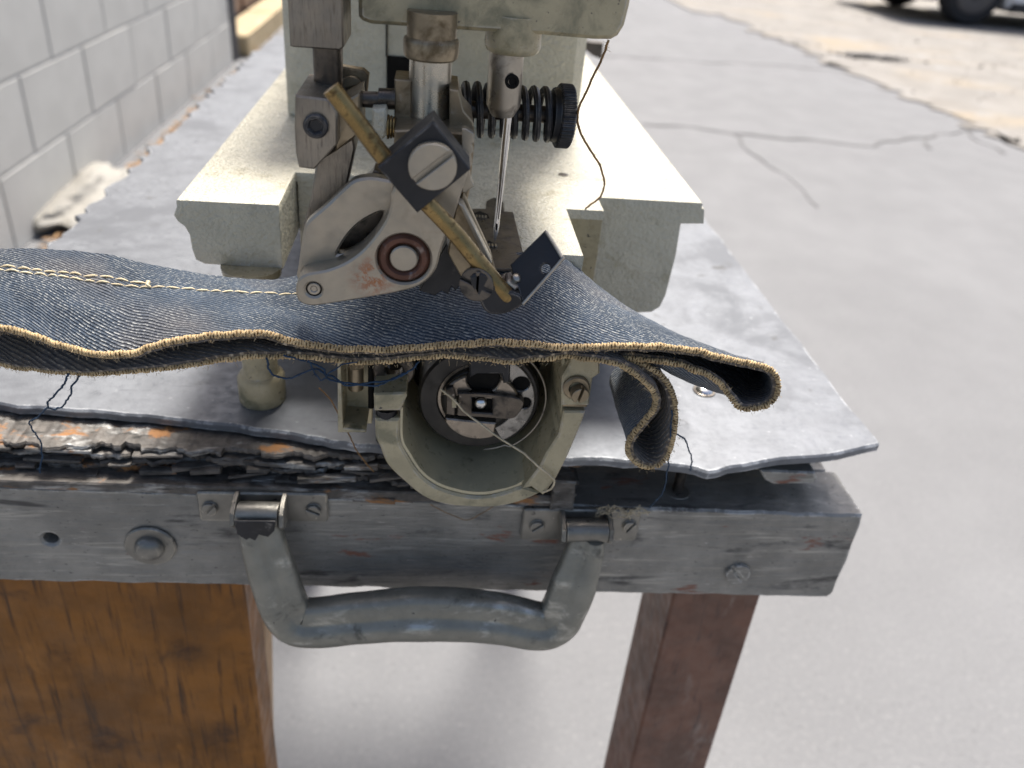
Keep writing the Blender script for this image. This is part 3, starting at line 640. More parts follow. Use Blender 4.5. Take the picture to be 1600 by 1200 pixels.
# feet under the bed
for x, y, z1 in ((-6.0, 24.9, 5.45), (8.0, 33, 3.1), (-6.0, 56, 5.45), (8.0, 58, 3.1)):
    f = obj('bed_foot', g_lathe([(0.80, 0), (0.84, 0.1), (0.84, 1.0), (0.78, 1.12), (0.74, 1.16), (0.66, 1.2), (0.62, 1.3), (0.62, z1-0.35), (0.95, z1-0.32), (1.0, z1)], (x, y, 0.0), (0, 0, 1), 30), m_cream_worn, mach)
# dents, screw holes on the bed
for p, r_ in (((5.019, 29.531, 7.7), 0.2), ((0.551, 31.196, 7.7), 0.16)):
    obj('bed_screw', g_lathe([(r_, -0.05), (r_, 0.012), (r_*0.8, 0.02), (0.01, 0.015)], p, (0, 0, 1), 18), m_darksteel, mach)

# upright column and overhanging arm
colm = [(-6.45, 35.6), (-5.9, 35.2), (5.9, 35.2), (6.4, 35.7), (6.4, 60), (-6.45, 60)]
obj('column', g_prism(colm, -22.0, -7.66, bev=0.12, frame=XY), m_cream, mach)
sl = [(p[0], p[1]) for p in [(-2.155, 10.615), (-0.97, 10.594), (-0.965, 9.174), (-2.147, 9.177)]]
obj('column_slot', g_prism(sl, 35.05, 35.3, bev=0.03), m_void, mach)
obj('face_seam', g_box((-2.158-0.03, 35.12, 10.563), (-2.158+0.03, 35.3, 21), 0.0), m_void, mach)
obj('rear_plate', g_prism([(p[0], p[1]) for p in [(9.941, 7.777), (12.049, 7.748), (12.12, 6.57), (11.363, 6.792), (10.317, 7.445)]], 60.2, 61.5, bev=0.05), m_darksteel, mach)
head = [(p[0], p[1]) for p in [(-1.92, 14.306), (-1.83, 14.211), (-1.618, 14.154), (-0.701, 14.162), (1.16, 14.178), (2.579, 14.205), (3.862, 14.192), (4.262, 14.22), (4.425, 14.322), (4.548, 14.571), (4.601, 15.047)]]
head = head+[(head[-1][0]+0.05, 20.0), (head[0][0]-0.05, 20.0)]
obj('head', g_prism(head, 20.4, 35.4, bev=0.1), m_cream_worn, mach)
blk = [(p[0], p[1]) for p in [(-3.377, 14.534), (-3.424, 13.667), (-3.352, 13.644), (-2.283, 13.648), (-2.192, 13.726), (-2.174, 14.623)]]
blk = blk[1:-1]
blk = blk+[(blk[-1][0], 17.6), (blk[0][0], 17.6)]
obj('guide_block', g_prism(blk, 19.6, 21.4, bev=0.04), m_grindsteel, mach)
obj('guide_block_arm', g_box((blk[1][0]+0.3, 20.6, 15.6), (-1.7, 22.2, 17.4), 0.05), m_grindsteel, mach)

# presser bar: collars, shaft and the clamp block it carries
PX, PY = -0.165, 20.2
z_ = 14.287; z1 = 14.01; z2 = 13.505; z3 = 12.085
obj('presser_bar_bush', g_lathe([(0.60, z_+0.3), (0.60, z1), (0.66, z1-0.04), (0.68, z1-0.1), (0.68, z2+0.16), (0.66, z2+0.05), (0.60, z2), (0.3, z2)], (PX, PY, 0), (0, 0, 1), 40), m_brown, mach)
obj('presser_bar', g_lathe([(0.52, z2+0.2), (0.52, z3+0.2), (0.55, z3+0.1), (0.55, z3), (0.5, z3-0.1)], (PX, PY, 0), (0, 0, 1), 40), m_shaft, mach)
cb = [(p[0], p[1]) for p in [(-0.956, 12.079), (-0.582, 12.118), (0.931, 12.121), (0.951, 11.781), (0.906, 10.681), (0.757, 9.913), (-0.553, 9.842), (-1.003, 10.573)]]
clamp = obj('presser_clamp', g_prism(cb, 18.75, 21.0, bev=0.04), m_brown, mach)
obj('clamp_tongue', g_prism([(p[0], p[1]) for p in [(-1.03, 13.008), (-0.613, 13.006), (-0.589, 11.846), (-1.018, 11.819)]], 19.9, 21.0, bev=0.03), m_brown, clamp)
obj('clamp_cheek', g_prism([(p[0], p[1]) for p in [(0.306, 12.976), (0.526, 12.96), (0.678, 12.471), (0.915, 12.232), (0.986, 11.848), (0.358, 11.808)]], 19.4, 21.0, bev=0.03), m_brown, clamp)
teeth = [(0.717, 12.317), (0.904, 12.207), (0.932, 11.995), (0.874, 11.945), (0.929, 11.778), (0.872, 11.712), (0.917, 11.463), (0.846, 11.364), (0.909, 11.079), (0.996, 10.922), (0.862, 10.817), (0.803, 10.748), (0.709, 10.743), (0.627, 12.311)]
obj('serrated_strip', g_prism([(p[0], p[1]) for p in teeth], 18.45, 18.74, bev=0.02), m_nickel, clamp)
# thumb spring and knob
s0, s1 = (0.731, 22.4, 11.778), (3.348, 22.4, 11.768)
ax_ = Vector(s1)-Vector(s0); n = 260; turns = 8.2; pts = []; u_, v_, a_ = frame_of(ax_)
for i in range(n+1):
    t = i/n; a = 2*math.pi*turns*t; p = Vector(s0)+ax_*t+(u_*math.cos(a)+v_*math.sin(a))*(0.66+0.02*math.sin(t*9))
    pts.append(tuple(p))
obj('spring', g_tube(pts, 0.105, 8), m_black, mach)
obj('spring_stud', g_tube([tuple(Vector(s0)-ax_*0.25), tuple(Vector(s1))], 0.24, 14), m_darksteel, mach)
k0 = Vector((3.202, 22.4, 11.759)); xd = Vector((1, 0.05, -0.02)).normalized()
un, vn, an = frame_of(xd); fr = (tuple(k0), tuple(un), tuple(vn), tuple(an))
gear = []
for i in range(96):
    a = 2*math.pi*i/96; gear.append(((0.86+(0.035 if i % 2 else 0))*math.cos(a), (0.86+(0.035 if i % 2 else 0))*math.sin(a)))
knob = obj('thumb_knob', [g_prism(gear, 0.22, 0.62, bev=0.04, frame=fr), g_lathe([(0.55, 0), (0.72, 0.06), (0.76, 0.22)], tuple(k0), tuple(xd), 40)], m_black, mach, smooth=25)
# needle bar, needle and screw
NX, NY = 1.88, 21.0
za = 14.157; zb = 13.649; zc = 12.21; zd = 12.025
obj('needle_bar_bush', g_lathe([(0.70, za+0.4), (0.72, zb+0.16), (0.66, zb+0.04), (0.60, zb), (0.3, zb)], (NX, NY, 0), (0, 0, 1), 36), m_cream_worn, mach)
nb = obj('needle_bar', g_lathe([(0.45, zb+0.2), (0.45, zc+0.1), (0.40, zc), (0.30, zd), (0.1, zd)], (NX, NY, 0), (-0.01, 0, 1), 32), m_steel, mach)
sc0 = (1.899, 20.56, 13.016)
obj('needle_screw', [g_ring(0.10, 0.185, 0.0, 0.07, sc0, FR, 24, 0.02), g_lathe([(0.11, -0.02), (0.1, 0.03), (0.01, 0.03)], (sc0[0]+0.02, sc0[1], sc0[2]), FR, 16)], m_void, nb)
t0, t1 = Vector((1.911, 21.0, 12.041)), Vector((1.819, 21.0, 8.395))
ds = [0, .02, .05, .3, .62, .78, .86, .9, .95, .985, 1]; rs = [.115, .12, .115, .105, .088, .08, .085, .075, .05, .022, .006]
needle = obj('needle', g_tube([tuple(t0.lerp(t1, d)) for d in ds], rs, 14), m_chrome, mach)
obj('needle_eye', g_prism([(p.x, p.z) for p in [t0.lerp(t1, .865)+Vector((dx, 0, dz)) for dx, dz in ((-.025, .1), (.025, .1), (.03, 0), (.022, -.1), (-.022, -.1), (-.03, 0))]], 20.905, 20.93, bev=0.0), m_void, needle)
obj('needle_groove', g_tube([tuple(t0.lerp(t1, .06)+Vector((.03, -.085, 0))), tuple(t0.lerp(t1, .8)+Vector((.02, -.06, 0)))], 0.025, 6), m_darksteel, needle)

# left guide rod and its clamp
LX = -2.653
obj('guide_rod', g_lathe([(0.36, 13.776+2), (0.36, 12.374-0.8)], (LX, 20.3, 0), (0, 0, 1), 28), m_darksteel, mach)
cf = [(p[0], p[1]) for p in [(-3.192, 12.789), (-2.465, 12.75), (-2.256, 12.487), (-2.275, 11.705), (-2.831, 11.065), (-3.189, 11.091), (-3.246, 11.431), (-3.245, 12.038)]]
gc = obj('rod_clamp', g_prism(cf, 18.6, 20.9, bev=0.04), m_grindsteel, mach)
obj('socket_screw', g_socket_head((-2.746, 18.6, 12.13), FR, 0.29, 0.12), m_black, gc)
obj('clamp_jaw', g_prism([(p[0], p[1]) for p in [(-2.372, 12.439), (-1.804, 12.781), (-1.782, 11.854), (-2.399, 11.334)]], 19.2, 20.6, bev=0.04), m_brown, gc)
bk = [(p[0], p[1]) for p in [(-2.459, 13.01), (-1.87, 12.956), (-1.727, 12.839), (-1.779, 12.322), (-1.994, 12.014), (-2.483, 11.982)]]
bkt = obj('rear_bracket', g_prism(bk, 20.9, 21.3, bev=0.04), m_brown, mach)
obj('screw', g_slot_head((-2.149, 20.9, 12.524), FR, 0.30, 0.18, 0.3, 0.14), m_brown, bkt)
# slanting foot arm
arm_ = [(p[0], p[1]) for p in [(-2.883, 11.042), (-1.972, 11.705), (-1.93, 11.422), (-2.15, 10.425), (-2.516, 9.756), (-2.985, 9.205), (-3.374, 8.464), (-3.269, 9.331), (-3.045, 10.104)]]
obj('foot_arm', g_prism(arm_, 19.3, 20.2, bev=0.05), m_grindsteel, mach)
# cross pin with nut and brass washers
obj('cross_pin', [g_tube([(-1.859, 20.0, 12.453), (-1.344, 20.0, 12.471)], 0.20, 16), g_tube([(-1.406, 20.0, 12.498), (-0.999, 20.0, 12.509)], 0.26, 16)], m_darksteel, mach)
nut = [(p[0], p[1]) for p in [(-1.524, 12.386), (-1.205, 12.437), (-1.174, 12.347), (-1.171, 11.787), (-1.264, 11.686), (-1.541, 11.858)]]
nt_ = obj('square_nut', g_prism(nut, 19.3, 19.9, bev=0.06), m_cream, mach)
for k in range(3): obj('brass_washer', g_ring(0.1, 0.30-0.02*k, 0, 0.055, vadd((-1.175, 19.6, 11.924), (0.07*k, 0, 0)), (1, 0, 0), 22, 0.015), m_brass, nt_)
obj('latch', g_prism([(p[0], p[1]) for p in [(-1.937, 10.469), (-1.744, 10.682), (-1.553, 10.793), (-1.458, 10.997), (-1.3, 10.94), (-1.203, 10.68), (-1.234, 10.442)]], 19.0, 19.6, bev=0.03), m_darksteel, mach)

# ---- swinging presser lever with roller bearing
fl = smooth_closed([(p[0], p[1]) for p in [(-3.297, 8.2), (-3.25, 7.879), (-3.005, 7.745), (-2.656, 7.779), (-1.765, 7.982), (-0.858, 8.205), (-0.366, 8.372), (-0.038, 8.619), (0.157, 8.947), (0.236, 9.35), (0.344, 9.763), (0.521, 10.304), (0.685, 10.99), (0.825, 11.713), (0.315, 11.864), (-0.555, 11.478), (-0.945, 10.866), (-0.973, 10.562), (-1.061, 10.218), (-1.257, 9.846), (-1.517, 9.482), (-1.797, 9.179), (-2.156, 8.92), (-2.547, 8.745), (-2.967, 8.638), (-3.205, 8.487)]], 3)
bc = (-0.65, 9.15); pc = (-2.861, 8.202)
lever = obj('presser_lever', g_prism(fl, 17.9, 18.75, holes=[circle2(bc, 0.66, 40), circle2(pc, 0.20, 24)], bev=0.05), m_lever, mach)
add_bloom(m_lever, tuple((Vector((-1.397, 17.9, 8.643))-BASE[mach.name])*CM), 0.0075, (0.36, 0.13, 0.04))
eye = smooth_closed([(p[0], p[1]) for p in [(-2.339, 8.892), (-2.238, 9.143), (-2.043, 9.464), (-1.772, 9.769), (-1.459, 9.989), (-1.193, 10.087), (-1.271, 9.779), (-1.492, 9.424), (-1.779, 9.149), (-2.068, 8.958)]], 3)
bp = smooth_closed([(p[0], p[1]) for p in [(-3.348, 8.114), (-3.31, 8.565), (-3.222, 9.097), (-3.14, 9.53), (-3.006, 9.774), (-2.561, 10.197), (-2.169, 10.611), (-1.877, 10.869), (-1.482, 10.956), (-1.086, 10.915), (-0.565, 10.832), (-0.552, 10.175), (-0.776, 9.448), (-1.009, 8.768), (-1.818, 8.186), (-2.792, 7.994)]], 3)
obj('lever_web', g_prism(bp, 18.55, 18.95, holes=[eye], bev=0.06), m_nickel, lever)
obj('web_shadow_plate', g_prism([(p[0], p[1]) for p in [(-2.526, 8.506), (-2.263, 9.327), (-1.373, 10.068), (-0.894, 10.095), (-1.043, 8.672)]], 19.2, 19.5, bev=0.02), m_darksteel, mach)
bc3 = (bc[0], 17.9, bc[1])
br = obj('bearing', [g_ring(0.36, 0.645, -0.30, 0.0, bc3, FR, 44, 0.09)], m_rust, lever)
obj('bearing_pin', g_lathe([(0.345, -0.5), (0.345, -0.03), (0.31, 0.0), (0.01, 0.005)], bc3, FR, 36), m_nickel, br)
pc3 = (pc[0], 17.9, pc[1])
obj('hinge_pin', [g_ring(0.075, 0.17, -0.3, -0.04, pc3, FR, 24, 0.02), g_lathe([(0.08, -0.3), (0.07, -0.06), (0.01, -0.06)], pc3, FR, 16)], m_steel, lever)
# black clamp block with the big slotted screw, brass rod through it
db = [(p[0], p[1]) for p in [(-0.045, 12.863), (0.804, 11.844), (-0.332, 10.764), (-1.215, 11.768)]]
block = obj('clamp_block', g_prism(db, 16.9, 17.86, bev=0.03), m_black, mach)
sc1 = (-0.026, 16.9, 11.911)
obj('screw', [g_slot_head(vadd(sc1, (0, -0.02, 0)), FR, 0.53, 0.20, math.radians(41), 0.13)], m_nickel, block)
rodp = smooth_open([(-2.219, 17.3, 13.308), (-1.654, 17.3, 12.597), (-1.103, 17.3, 11.877), (-0.381, 17.3, 11.115), (0.378, 17.25, 10.365), (1.091, 17.1, 9.588), (1.577, 16.95, 9.06), (1.81, 16.92, 8.811), (1.981, 16.92, 8.628)], 6)
rodr = [0.205]*(len(rodp)-7)+[0.205, 0.203, 0.196, 0.18, 0.15, 0.1, 0.02]
obj('brass_rod', [g_tube(rodp, rodr, 18)], m_brass, mach)
# foot plates behind the rod
obj('foot_plate', g_prism([(p[0], p[1]) for p in [(0.571, 10.315), (0.737, 10.735), (0.931, 10.335), (1.535, 9.129), (1.686, 8.633), (1.216, 8.244), (0.828, 8.409), (0.437, 9.109)]], 18.45, 18.75, bev=0.03), m_brown, mach)
obj('foot_blade', g_prism([(p[0], p[1]) for p in [(0.616, 10.651), (0.742, 10.593), (1.529, 9.139), (1.44, 9.028)]], 17.95, 18.4, bev=0.02), m_nickel, mach)
obj('foot_sole', g_prism([(p[0], p[1]) for p in [(-0.268, 7.835), (0.218, 8.862), (0.401, 9.232), (0.694, 8.629), (0.885, 8.192), (0.697, 7.879), (0.589, 8.007), (0.498, 7.755), (0.323, 7.862), (0.16, 7.701)]], 18.8, 19.4, bev=0.03), m_black, mach)
# cloth guide bracket
gb = [(p[0], p[1]) for p in [(0.946, 9.271), (1.177, 8.707), (1.383, 8.369), (1.665, 8.311), (1.998, 8.413), (2.257, 8.634), (2.142, 8.888), (1.641, 9.035), (1.314, 9.389)]]
guide = obj('cloth_guide', g_prism(smooth_closed(gb, 3), 16.75, 17.4, bev=0.05), m_black, mach)
A_, B_, C_, D_ = [Vector(q) for q in ((1.919, 17.35, 9.378), (2.722, 17.5, 10.224), (3.095, 16.9, 9.812), (2.239, 16.7, 8.668))]
ud = (D_-A_).normalized(); vd = (B_-A_); vd = (vd-ud*vd.dot(ud)).normalized(); nd = ud.cross(vd)
if nd.y < 0: nd = -nd
q2 = [((p-A_).dot(ud), (p-A_).dot(vd)) for p in (A_, B_, C_, D_)]
hq = Vector((2.727, 17.0, 9.497))-A_; hc = (hq.dot(ud), hq.dot(vd))
obj('guide_flange', g_prism([q2[0], (q2[1][0]-0.05, q2[1][1]), q2[1], (q2[2][0]-0.06, q2[2][1]), q2[2], q2[3]], 0, 0.11, holes=[circle2(hc, 0.12, 10)], bev=0.025, frame=(tuple(A_), tuple(ud), tuple(vd), tuple(nd))), m_black, guide)
ex = [tuple(C_+nd*0.02), tuple(D_+nd*0.02)]
obj('guide_edge', g_tube(smooth_open([tuple(B_), tuple(C_+(B_-C_)*0.1), tuple(C_+(D_-C_)*0.06), tuple(D_)], 5), 0.04, 8), m_steel, guide)
obj('worn_screw', [g_slot_head((1.133, 16.95, 9.056), (-0.25, -1, 0.1), 0.42, 0.16, -0.3, 0.1), g_box(vadd((1.123, 16.8, 9.13), (-.05, -.05, -.3)), vadd((1.123, 16.8, 9.13), (.05, .02, .3)), 0.02)], m_darksteel, guide)
obj('lock_nut', [g_ring(0.1, 0.27, 0, 0.12, (2.016, 17.2, 9.008), (0.35, -0.5, 0.8), 6, 0.03), g_lathe([(0.12, 0), (0.12, 0.22), (0.08, 0.26), (0.01, 0.27)], (2.016, 17.2, 9.008), (0.35, -0.5, 0.8), 16), g_ring(0.2, 0.34, -0.1, -0.03, (2.021, 17.2, 8.957), (0.35, -0.5, 0.8), 24, 0.02)], m_steel, guide)

# throat plate with feed slots
tp = [(p[0], p[1]) for p in [(1.344, 25.266), (1.802, 25.332), (1.858, 26.074), (2.149, 26.498), (2.459, 26.038), (2.425, 25.183), (2.728, 25.167), (2.78, 21.758), (2.685, 20.67), (1.143, 20.512)]]
throat = obj('throat_plate', g_prism(tp, -7.74, -7.66, bev=0.012, frame=XY), m_darksteel, mach)
for q in ([(1.329, 24.783), (1.595, 25.053), (1.842, 24.797), (1.889, 24.461), (1.662, 24.6), (1.401, 24.395)], [(1.533, 22.466), (1.776, 22.594), (1.943, 22.368), (1.926, 22.076), (1.715, 22.147), (1.514, 21.981)]):
    obj('feed_slot', g_prism([(p[0], p[1]) for p in q], -7.752, -7.735, bev=0.0, frame=XY), m_void, throat)
    obj('feed_dog', [g_box((q[0][0]+0.1*k, q[0][1]-0.42, 7.70), (q[0][0]+0.1*k+0.06, q[0][1]-0.2, 7.80), 0.01) for k in range(5)], m_steel, throat)

# ---- hook housing (open end of the free arm)
outer = [(-1.471, 3.189), (-1.453, 2.522), (-1.319, 2.136), (-1.083, 1.444), (-0.582, 0.814), (0.056, 0.168), (0.72, -0.144), (1.488, -0.24), (2.402, -0.226), (3.155, 0.006), (3.845, 0.424)]
inner = [(3.18, 0.653), (2.364, 0.29), (1.731, 0.198), (1.068, 0.32), (0.427, 0.599), (-0.089, 1.084), (-0.48, 1.785), (-0.723, 2.396), (-0.734, 3.211)]
hs = smooth_open([(p[0], p[1]) for p in outer], 5)+smooth_open([(p[0], p[1]) for p in inner], 5)
house = obj('hook_housing', g_prism(hs, 19.4, 21.9, bev=0.07), m_cream_worn, mach)
inl = [(p[0], p[1]) for p in [(-0.739, 3.561), (-0.723, 2.396), (-0.48, 1.785), (-0.089, 1.084), (0.427, 0.599), (1.068, 0.32), (1.731, 0.198), (2.364, 0.29), (3.18, 0.653), (3.782, 1.632), (4.136, 2.821), (4.19, 3.714), (4.015, 5.529)]]
V_, F_ = [], []
sm0 = smooth_open(inl, 6)
sm = [(1.65+(p[0]-1.65)*0.965, 4+(p[1]-4)*0.965) for p in sm0]
for y in (19.5, 20.4, 21.4, 22.6, 24.4):
    V_ += [(p[0], y, p[1]) for p in sm]
m_ = len(sm)
for k in range(4):
    for i in range(m_-1): F_.append((k*m_+i, k*m_+i+1, (k+1)*m_+i+1, (k+1)*m_+i))
o_ = [(1.65+(p[0]-1.65)*0.995, 4+(p[1]-4)*0.995) for p in sm0]; b0 = len(V_)
for y in (19.5, 24.4): V_ += [(p[0], y, p[1]) for p in o_]
for i in range(m_-1):
    F_.append((b0+i, b0+i+1, b0+m_+i+1, b0+m_+i)); F_.append((i, i+1, b0+i+1, b0+i))
    F_.append((4*m_+i, 4*m_+i+1, b0+m_+i+1, b0+m_+i))
obj('bore_lining', (V_, F_), m_bore, house)
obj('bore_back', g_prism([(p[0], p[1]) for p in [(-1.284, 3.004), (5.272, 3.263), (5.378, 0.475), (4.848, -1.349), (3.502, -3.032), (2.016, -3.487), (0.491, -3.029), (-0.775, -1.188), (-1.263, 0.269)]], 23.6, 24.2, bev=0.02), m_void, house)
st = [(p[0], p[1]) for p in [(3.164, 0.739), (3.443, 0.824), (3.849, 0.486), (4.187, 1.181), (4.464, 2.136), (4.741, 3.446), (4.792, 3.804), (4.13, 3.783), (4.075, 2.895), (3.772, 2.195), (3.626, 1.66)]]
strap = obj('housing_strap', g_prism(st, 19.2, 22.6, bev=0.05), m_cream_worn, house)
lug = [(p[0], p[1]) for p in [(4.013, 4.061), (3.917, 5.055), (4.116, 5.589), (4.075, 5.932), (4.906, 5.964), (5.01, 5.227), (4.827, 5.042), (4.84, 4.087)]]
lg = obj('housing_lug', g_prism(lug, 19.1, 22.6, bev=0.05), m_cream_worn, house)
obj('lug_seam', g_prism([(p[0], p[1]) for p in [(4.03, 4.085), (4.837, 4.11), (4.823, 3.924), (4.087, 3.924)]], 19.25, 22, bev=0.02), m_brown, house)
obj('screw', [g_ring(0.2, 0.40, -0.02, 0.12, (4.37, 19.1, 4.758), FR, 26, 0.04), g_slot_head((4.45, 19.02, 4.634), (0.15, -1, -0.1), 0.27, 0.22, 1.4, 0.16)], m_brown, lg)
lb = [(p[0], p[1]) for p in [(-1.491, 4.269), (-0.574, 4.344), (-0.535, 4.211), (-0.712, 3.682), (-1.474, 3.658)]]
obj('housing_stop', g_prism(lb, 19.15, 20.2, bev=0.05), m_cream_worn, house)
obj('stop_pin', g_tube([(-1.154, 19.75, 3.393), (-1.148, 19.75, 2.189)], 0.33, 18), m_black, house)
ur = [(p[0], p[1]) for p in [(-2.602, 4.995), (-2.51, 4.998), (-2.493, 2.38), (-1.792, 2.326), (-1.792, 2.228), (-2.652, 2.204)]]
rl = obj('drip_rail', g_prism(ur, 20.0, 21.6, bev=0.02), m_cream_worn, mach)
obj('rail_back', g_prism([(p[0], p[1]) for p in [(-2.58, 4.288), (-1.608, 4.325), (-1.717, 1.681), (-2.617, 1.655)]], 21.2, 21.6, bev=0.02), m_bore, rl)
obj('rail_pin', g_tube([(-2.135, 20.6, 4.278), (-2.146, 20.6, 3.484)], 0.24, 14), m_brown, rl)
obj('rail_pin', g_tube([(-1.674, 20.6, 4.295), (-1.681, 20.6, 2.776)], 0.10, 10), m_void, rl)
obj('upper_boss', [g_ring(0.26, 0.62, 0, 0.5, (-0.963, 20.6, 4.46), FR, 30, 0.05)], m_darksteel, mach)

# ---- rotary hook with bobbin case
HC = Vector((1.7, 20.7, 3.108))
hook = obj('rotary_hook', [g_ring(1.28, 1.93, -2.4, 0.0, tuple(HC), FR, 64, 0.08)], m_hookring, mach)
obj('hook_shoulder', g_ring(1.18, 1.36, -2.0, -0.05, tuple(HC), FR, 56, 0.04), m_hookcase, hook)
def hp(a, r, dy=0.0): return (HC.x+r*math.cos(math.radians(a)), HC.y+dy, HC.z+r*math.sin(math.radians(a)))
obj('thread_wire', g_tube([hp(a, 2.12-0.0009*(95-a)*(1 if a < -60 else 0), -0.06) for a in range(70, -84, -4)], [0.032]*37+[0.025, 0.015], 8), m_steel, hook)
# polished hook face on the right with two round notches
def sector(a0, a1, r0, r1, n=24): return [(HC.x+r1*math.cos(math.radians(a0+(a1-a0)*i/n)), HC.z+r1*math.sin(math.radians(a0+(a1-a0)*i/n))) for i in range(n+1)]+[(HC.x+r0*math.cos(math.radians(a1+(a0-a1)*i/n)), HC.z+r0*math.sin(math.radians(a1+(a0-a1)*i/n))) for i in range(n+1)]
notch = [circle2((HC.x+1.44*math.cos(a), HC.z+1.44*math.sin(a)), r_, 22) for a, r_ in ((0.50, 0.27), (-0.02, 0.21))]
obj('hook_face', g_prism(sector(75, -62, 1.16, 1.76), HC.y-0.1, HC.y+0.02, holes=notch, bev=0.03), m_hookface, hook)
obj('notch_floor', [g_prism(n_, HC.y-0.03, HC.y-0.015, bev=0) for n_ in notch], m_void, hook)
case = obj('bobbin_case', g_lathe([(1.22, -0.6), (1.22, 0.02), (1.16, 0.10), (0.95, 0.16), (0.4, 0.19), (0.01, 0.19)], tuple(HC), FR, 52), m_hookring, mach)
def case_poly(px_list, y0, y1, bev, name, mat, par, holes=()): return obj(name, g_prism([(p[0], p[1]) for p in px_list], y0, y1, bev=bev, holes=holes), mat, par)
cres = [(HC.x+1.24*math.cos(math.radians(a)), HC.z+0.04+1.12*math.sin(math.radians(a))) for a in range(12, 171, 8)]
bite = [(HC.x+0.05+0.52*math.cos(math.radians(a)), HC.z+0.98+0.52*math.sin(math.radians(a))) for a in range(170, 371, 10)]
cres_low = [(HC.x-1.14, HC.z+0.34), (HC.x-0.4, HC.z+0.29), (HC.x+0.4, HC.z+0.24), (HC.x+1.1, HC.z+0.16)]
top_c = [p for p in cres if p[0] > bite[-1][0]]+bite[::-1]+[p for p in cres if p[0] < bite[0][0]]+cres_low
obj('case_shell', g_prism(top_c, HC.y-0.34, HC.y-0.12, bev=0.04), m_hookcase, case)
sq = [(p[0], p[1]) for p in [(1.418, 3.544), (2.077, 3.518), (2.098, 2.934), (1.472, 2.964)]]
case_poly(smooth_closed([(1.036, 3.675), (1.866, 3.679), (2.671, 3.585), (3.002, 3.476), (3.06, 3.283), (2.893, 2.885), (2.641, 2.728), (1.766, 2.776), (1.04, 2.804), (0.991, 2.974), (1.002, 3.554)], 2), 20.18, 20.5, 0.035, 'case_latch', m_darksteel, case, holes=[sq])
obj('latch_pocket', g_prism(sq, 20.4, 20.42, bev=0), m_void, case)
obj('spindle', g_lathe([(0.2, -0.1), (0.22, 0.0), (0.2, 0.1), (0.13, 0.18), (0.01, 0.21)], (1.713, 20.3, 3.289), FR, 26), m_chrome, case)
lipp = [(HC.x-1.04, HC.z-0.42), (HC.x-0.3, HC.z-0.50), (HC.x+0.55, HC.z-0.56), (HC.x+0.52, HC.z-0.9)]+[(HC.x+1.2*math.cos(math.radians(a)), HC.z+1.2*math.sin(math.radians(a))) for a in range(295, 200, -8)]
obj('case_lip', g_prism(lipp, 20.2, 20.55, bev=0.04), m_hookcase, case)
obj('case_recess', g_prism(circle2((HC.x+0.05, HC.z+0.98), 0.50, 28), HC.y-0.22, HC.y-0.16, bev=0.0), m_void, case)
case_poly([(0.618, 3.769), (0.83, 3.871), (0.921, 3.613), (0.941, 2.789), (0.658, 2.83)], 20.22, 20.5, 0.03, 'tension_tab', m_darksteel, case)
case_poly([(0.812, 3.404), (0.948, 3.457), (0.964, 3.119), (0.825, 3.115)], 20.19, 20.3, 0.01, 'thread_slot', m_cream_worn, case)
case_poly([(1.22, 5.263), (2.461, 5.312), (2.528, 4.264), (2.336, 4.21), (2.25, 4.555), (1.513, 4.528), (1.308, 4.383)], 19.95, 21.2, 0.05, 'hook_finger', m_black, mach)

# ================================================================== DENIM HEM: a ring of cloth, laid flat over the free arm
frontpts = [(-13.61, 19.2, 6.167), (-12.072, 19.0, 6.286), (-10.605, 18.8, 6.115), (-9.566, 18.5, 5.946), (-8.516, 18.2, 5.877), (-7.676, 18.1, 5.97), (-6.925, 18.1, 6.251), (-5.858, 18.1, 6.542), (-4.565, 18.1, 6.709), (-3.766, 18.1, 6.607), (-2.78, 18.0, 6.434), (-1.461, 18.0, 6.407), (-0.126, 18.0, 6.518), (1.215, 18.0, 6.709), (2.578, 18.0, 6.743), (3.969, 18.0, 6.678), (5.359, 18.0, 6.772), (6.6, 18.0, 6.78), (7.711, 18.0, 6.618), (8.676, 18.0, 6.385), (9.357, 18.0, 6.242),
            (9.752, 18.0, 5.937), (9.858, 18.0, 5.375), (9.57, 18.0, 5.011), (9.052, 18.0, 4.951), (8.622, 18.05, 5.322), (8.053, 18.1, 5.854), (7.32, 18.2, 6.146), (6.405, 18.3, 6.28), (5.61, 18.4, 6.271),
            (5.466, 18.55, 6.11), (5.866, 18.45, 5.998), (6.507, 18.3, 5.712), (6.89, 18.15, 5.241), (7.09, 18.05, 4.541), (7.148, 18.0, 3.662), (7.039, 18.0, 2.996), (6.617, 18.0, 2.745), (6.103, 18.0, 3.046), (5.959, 18.0, 3.585), (6.188, 18.0, 4.144), (6.508, 18.05, 4.747), (6.426, 18.05, 5.315), (5.889, 18.1, 5.842), (5.21, 18.15, 6.204),
            (4.05, 18.25, 6.325), (3.166, 18.2, 6.261), (2.293, 18.15, 6.177), (1.596, 18.15, 6.212), (0.56, 18.2, 6.263), (-0.461, 18.2, 6.123), (-1.817, 18.2, 5.971), (-2.82, 18.2, 6.054), (-4.154, 18.25, 6.052), (-5.33, 18.3, 5.857), (-7.039, 18.4, 5.451), (-8.58, 18.5, 5.169), (-9.818, 18.7, 5.036), (-10.881, 18.9, 5.012), (-12.486, 19.2, 4.988), (-14.059, 19.4, 4.927), (-14.557, 19.4, 5.429)]
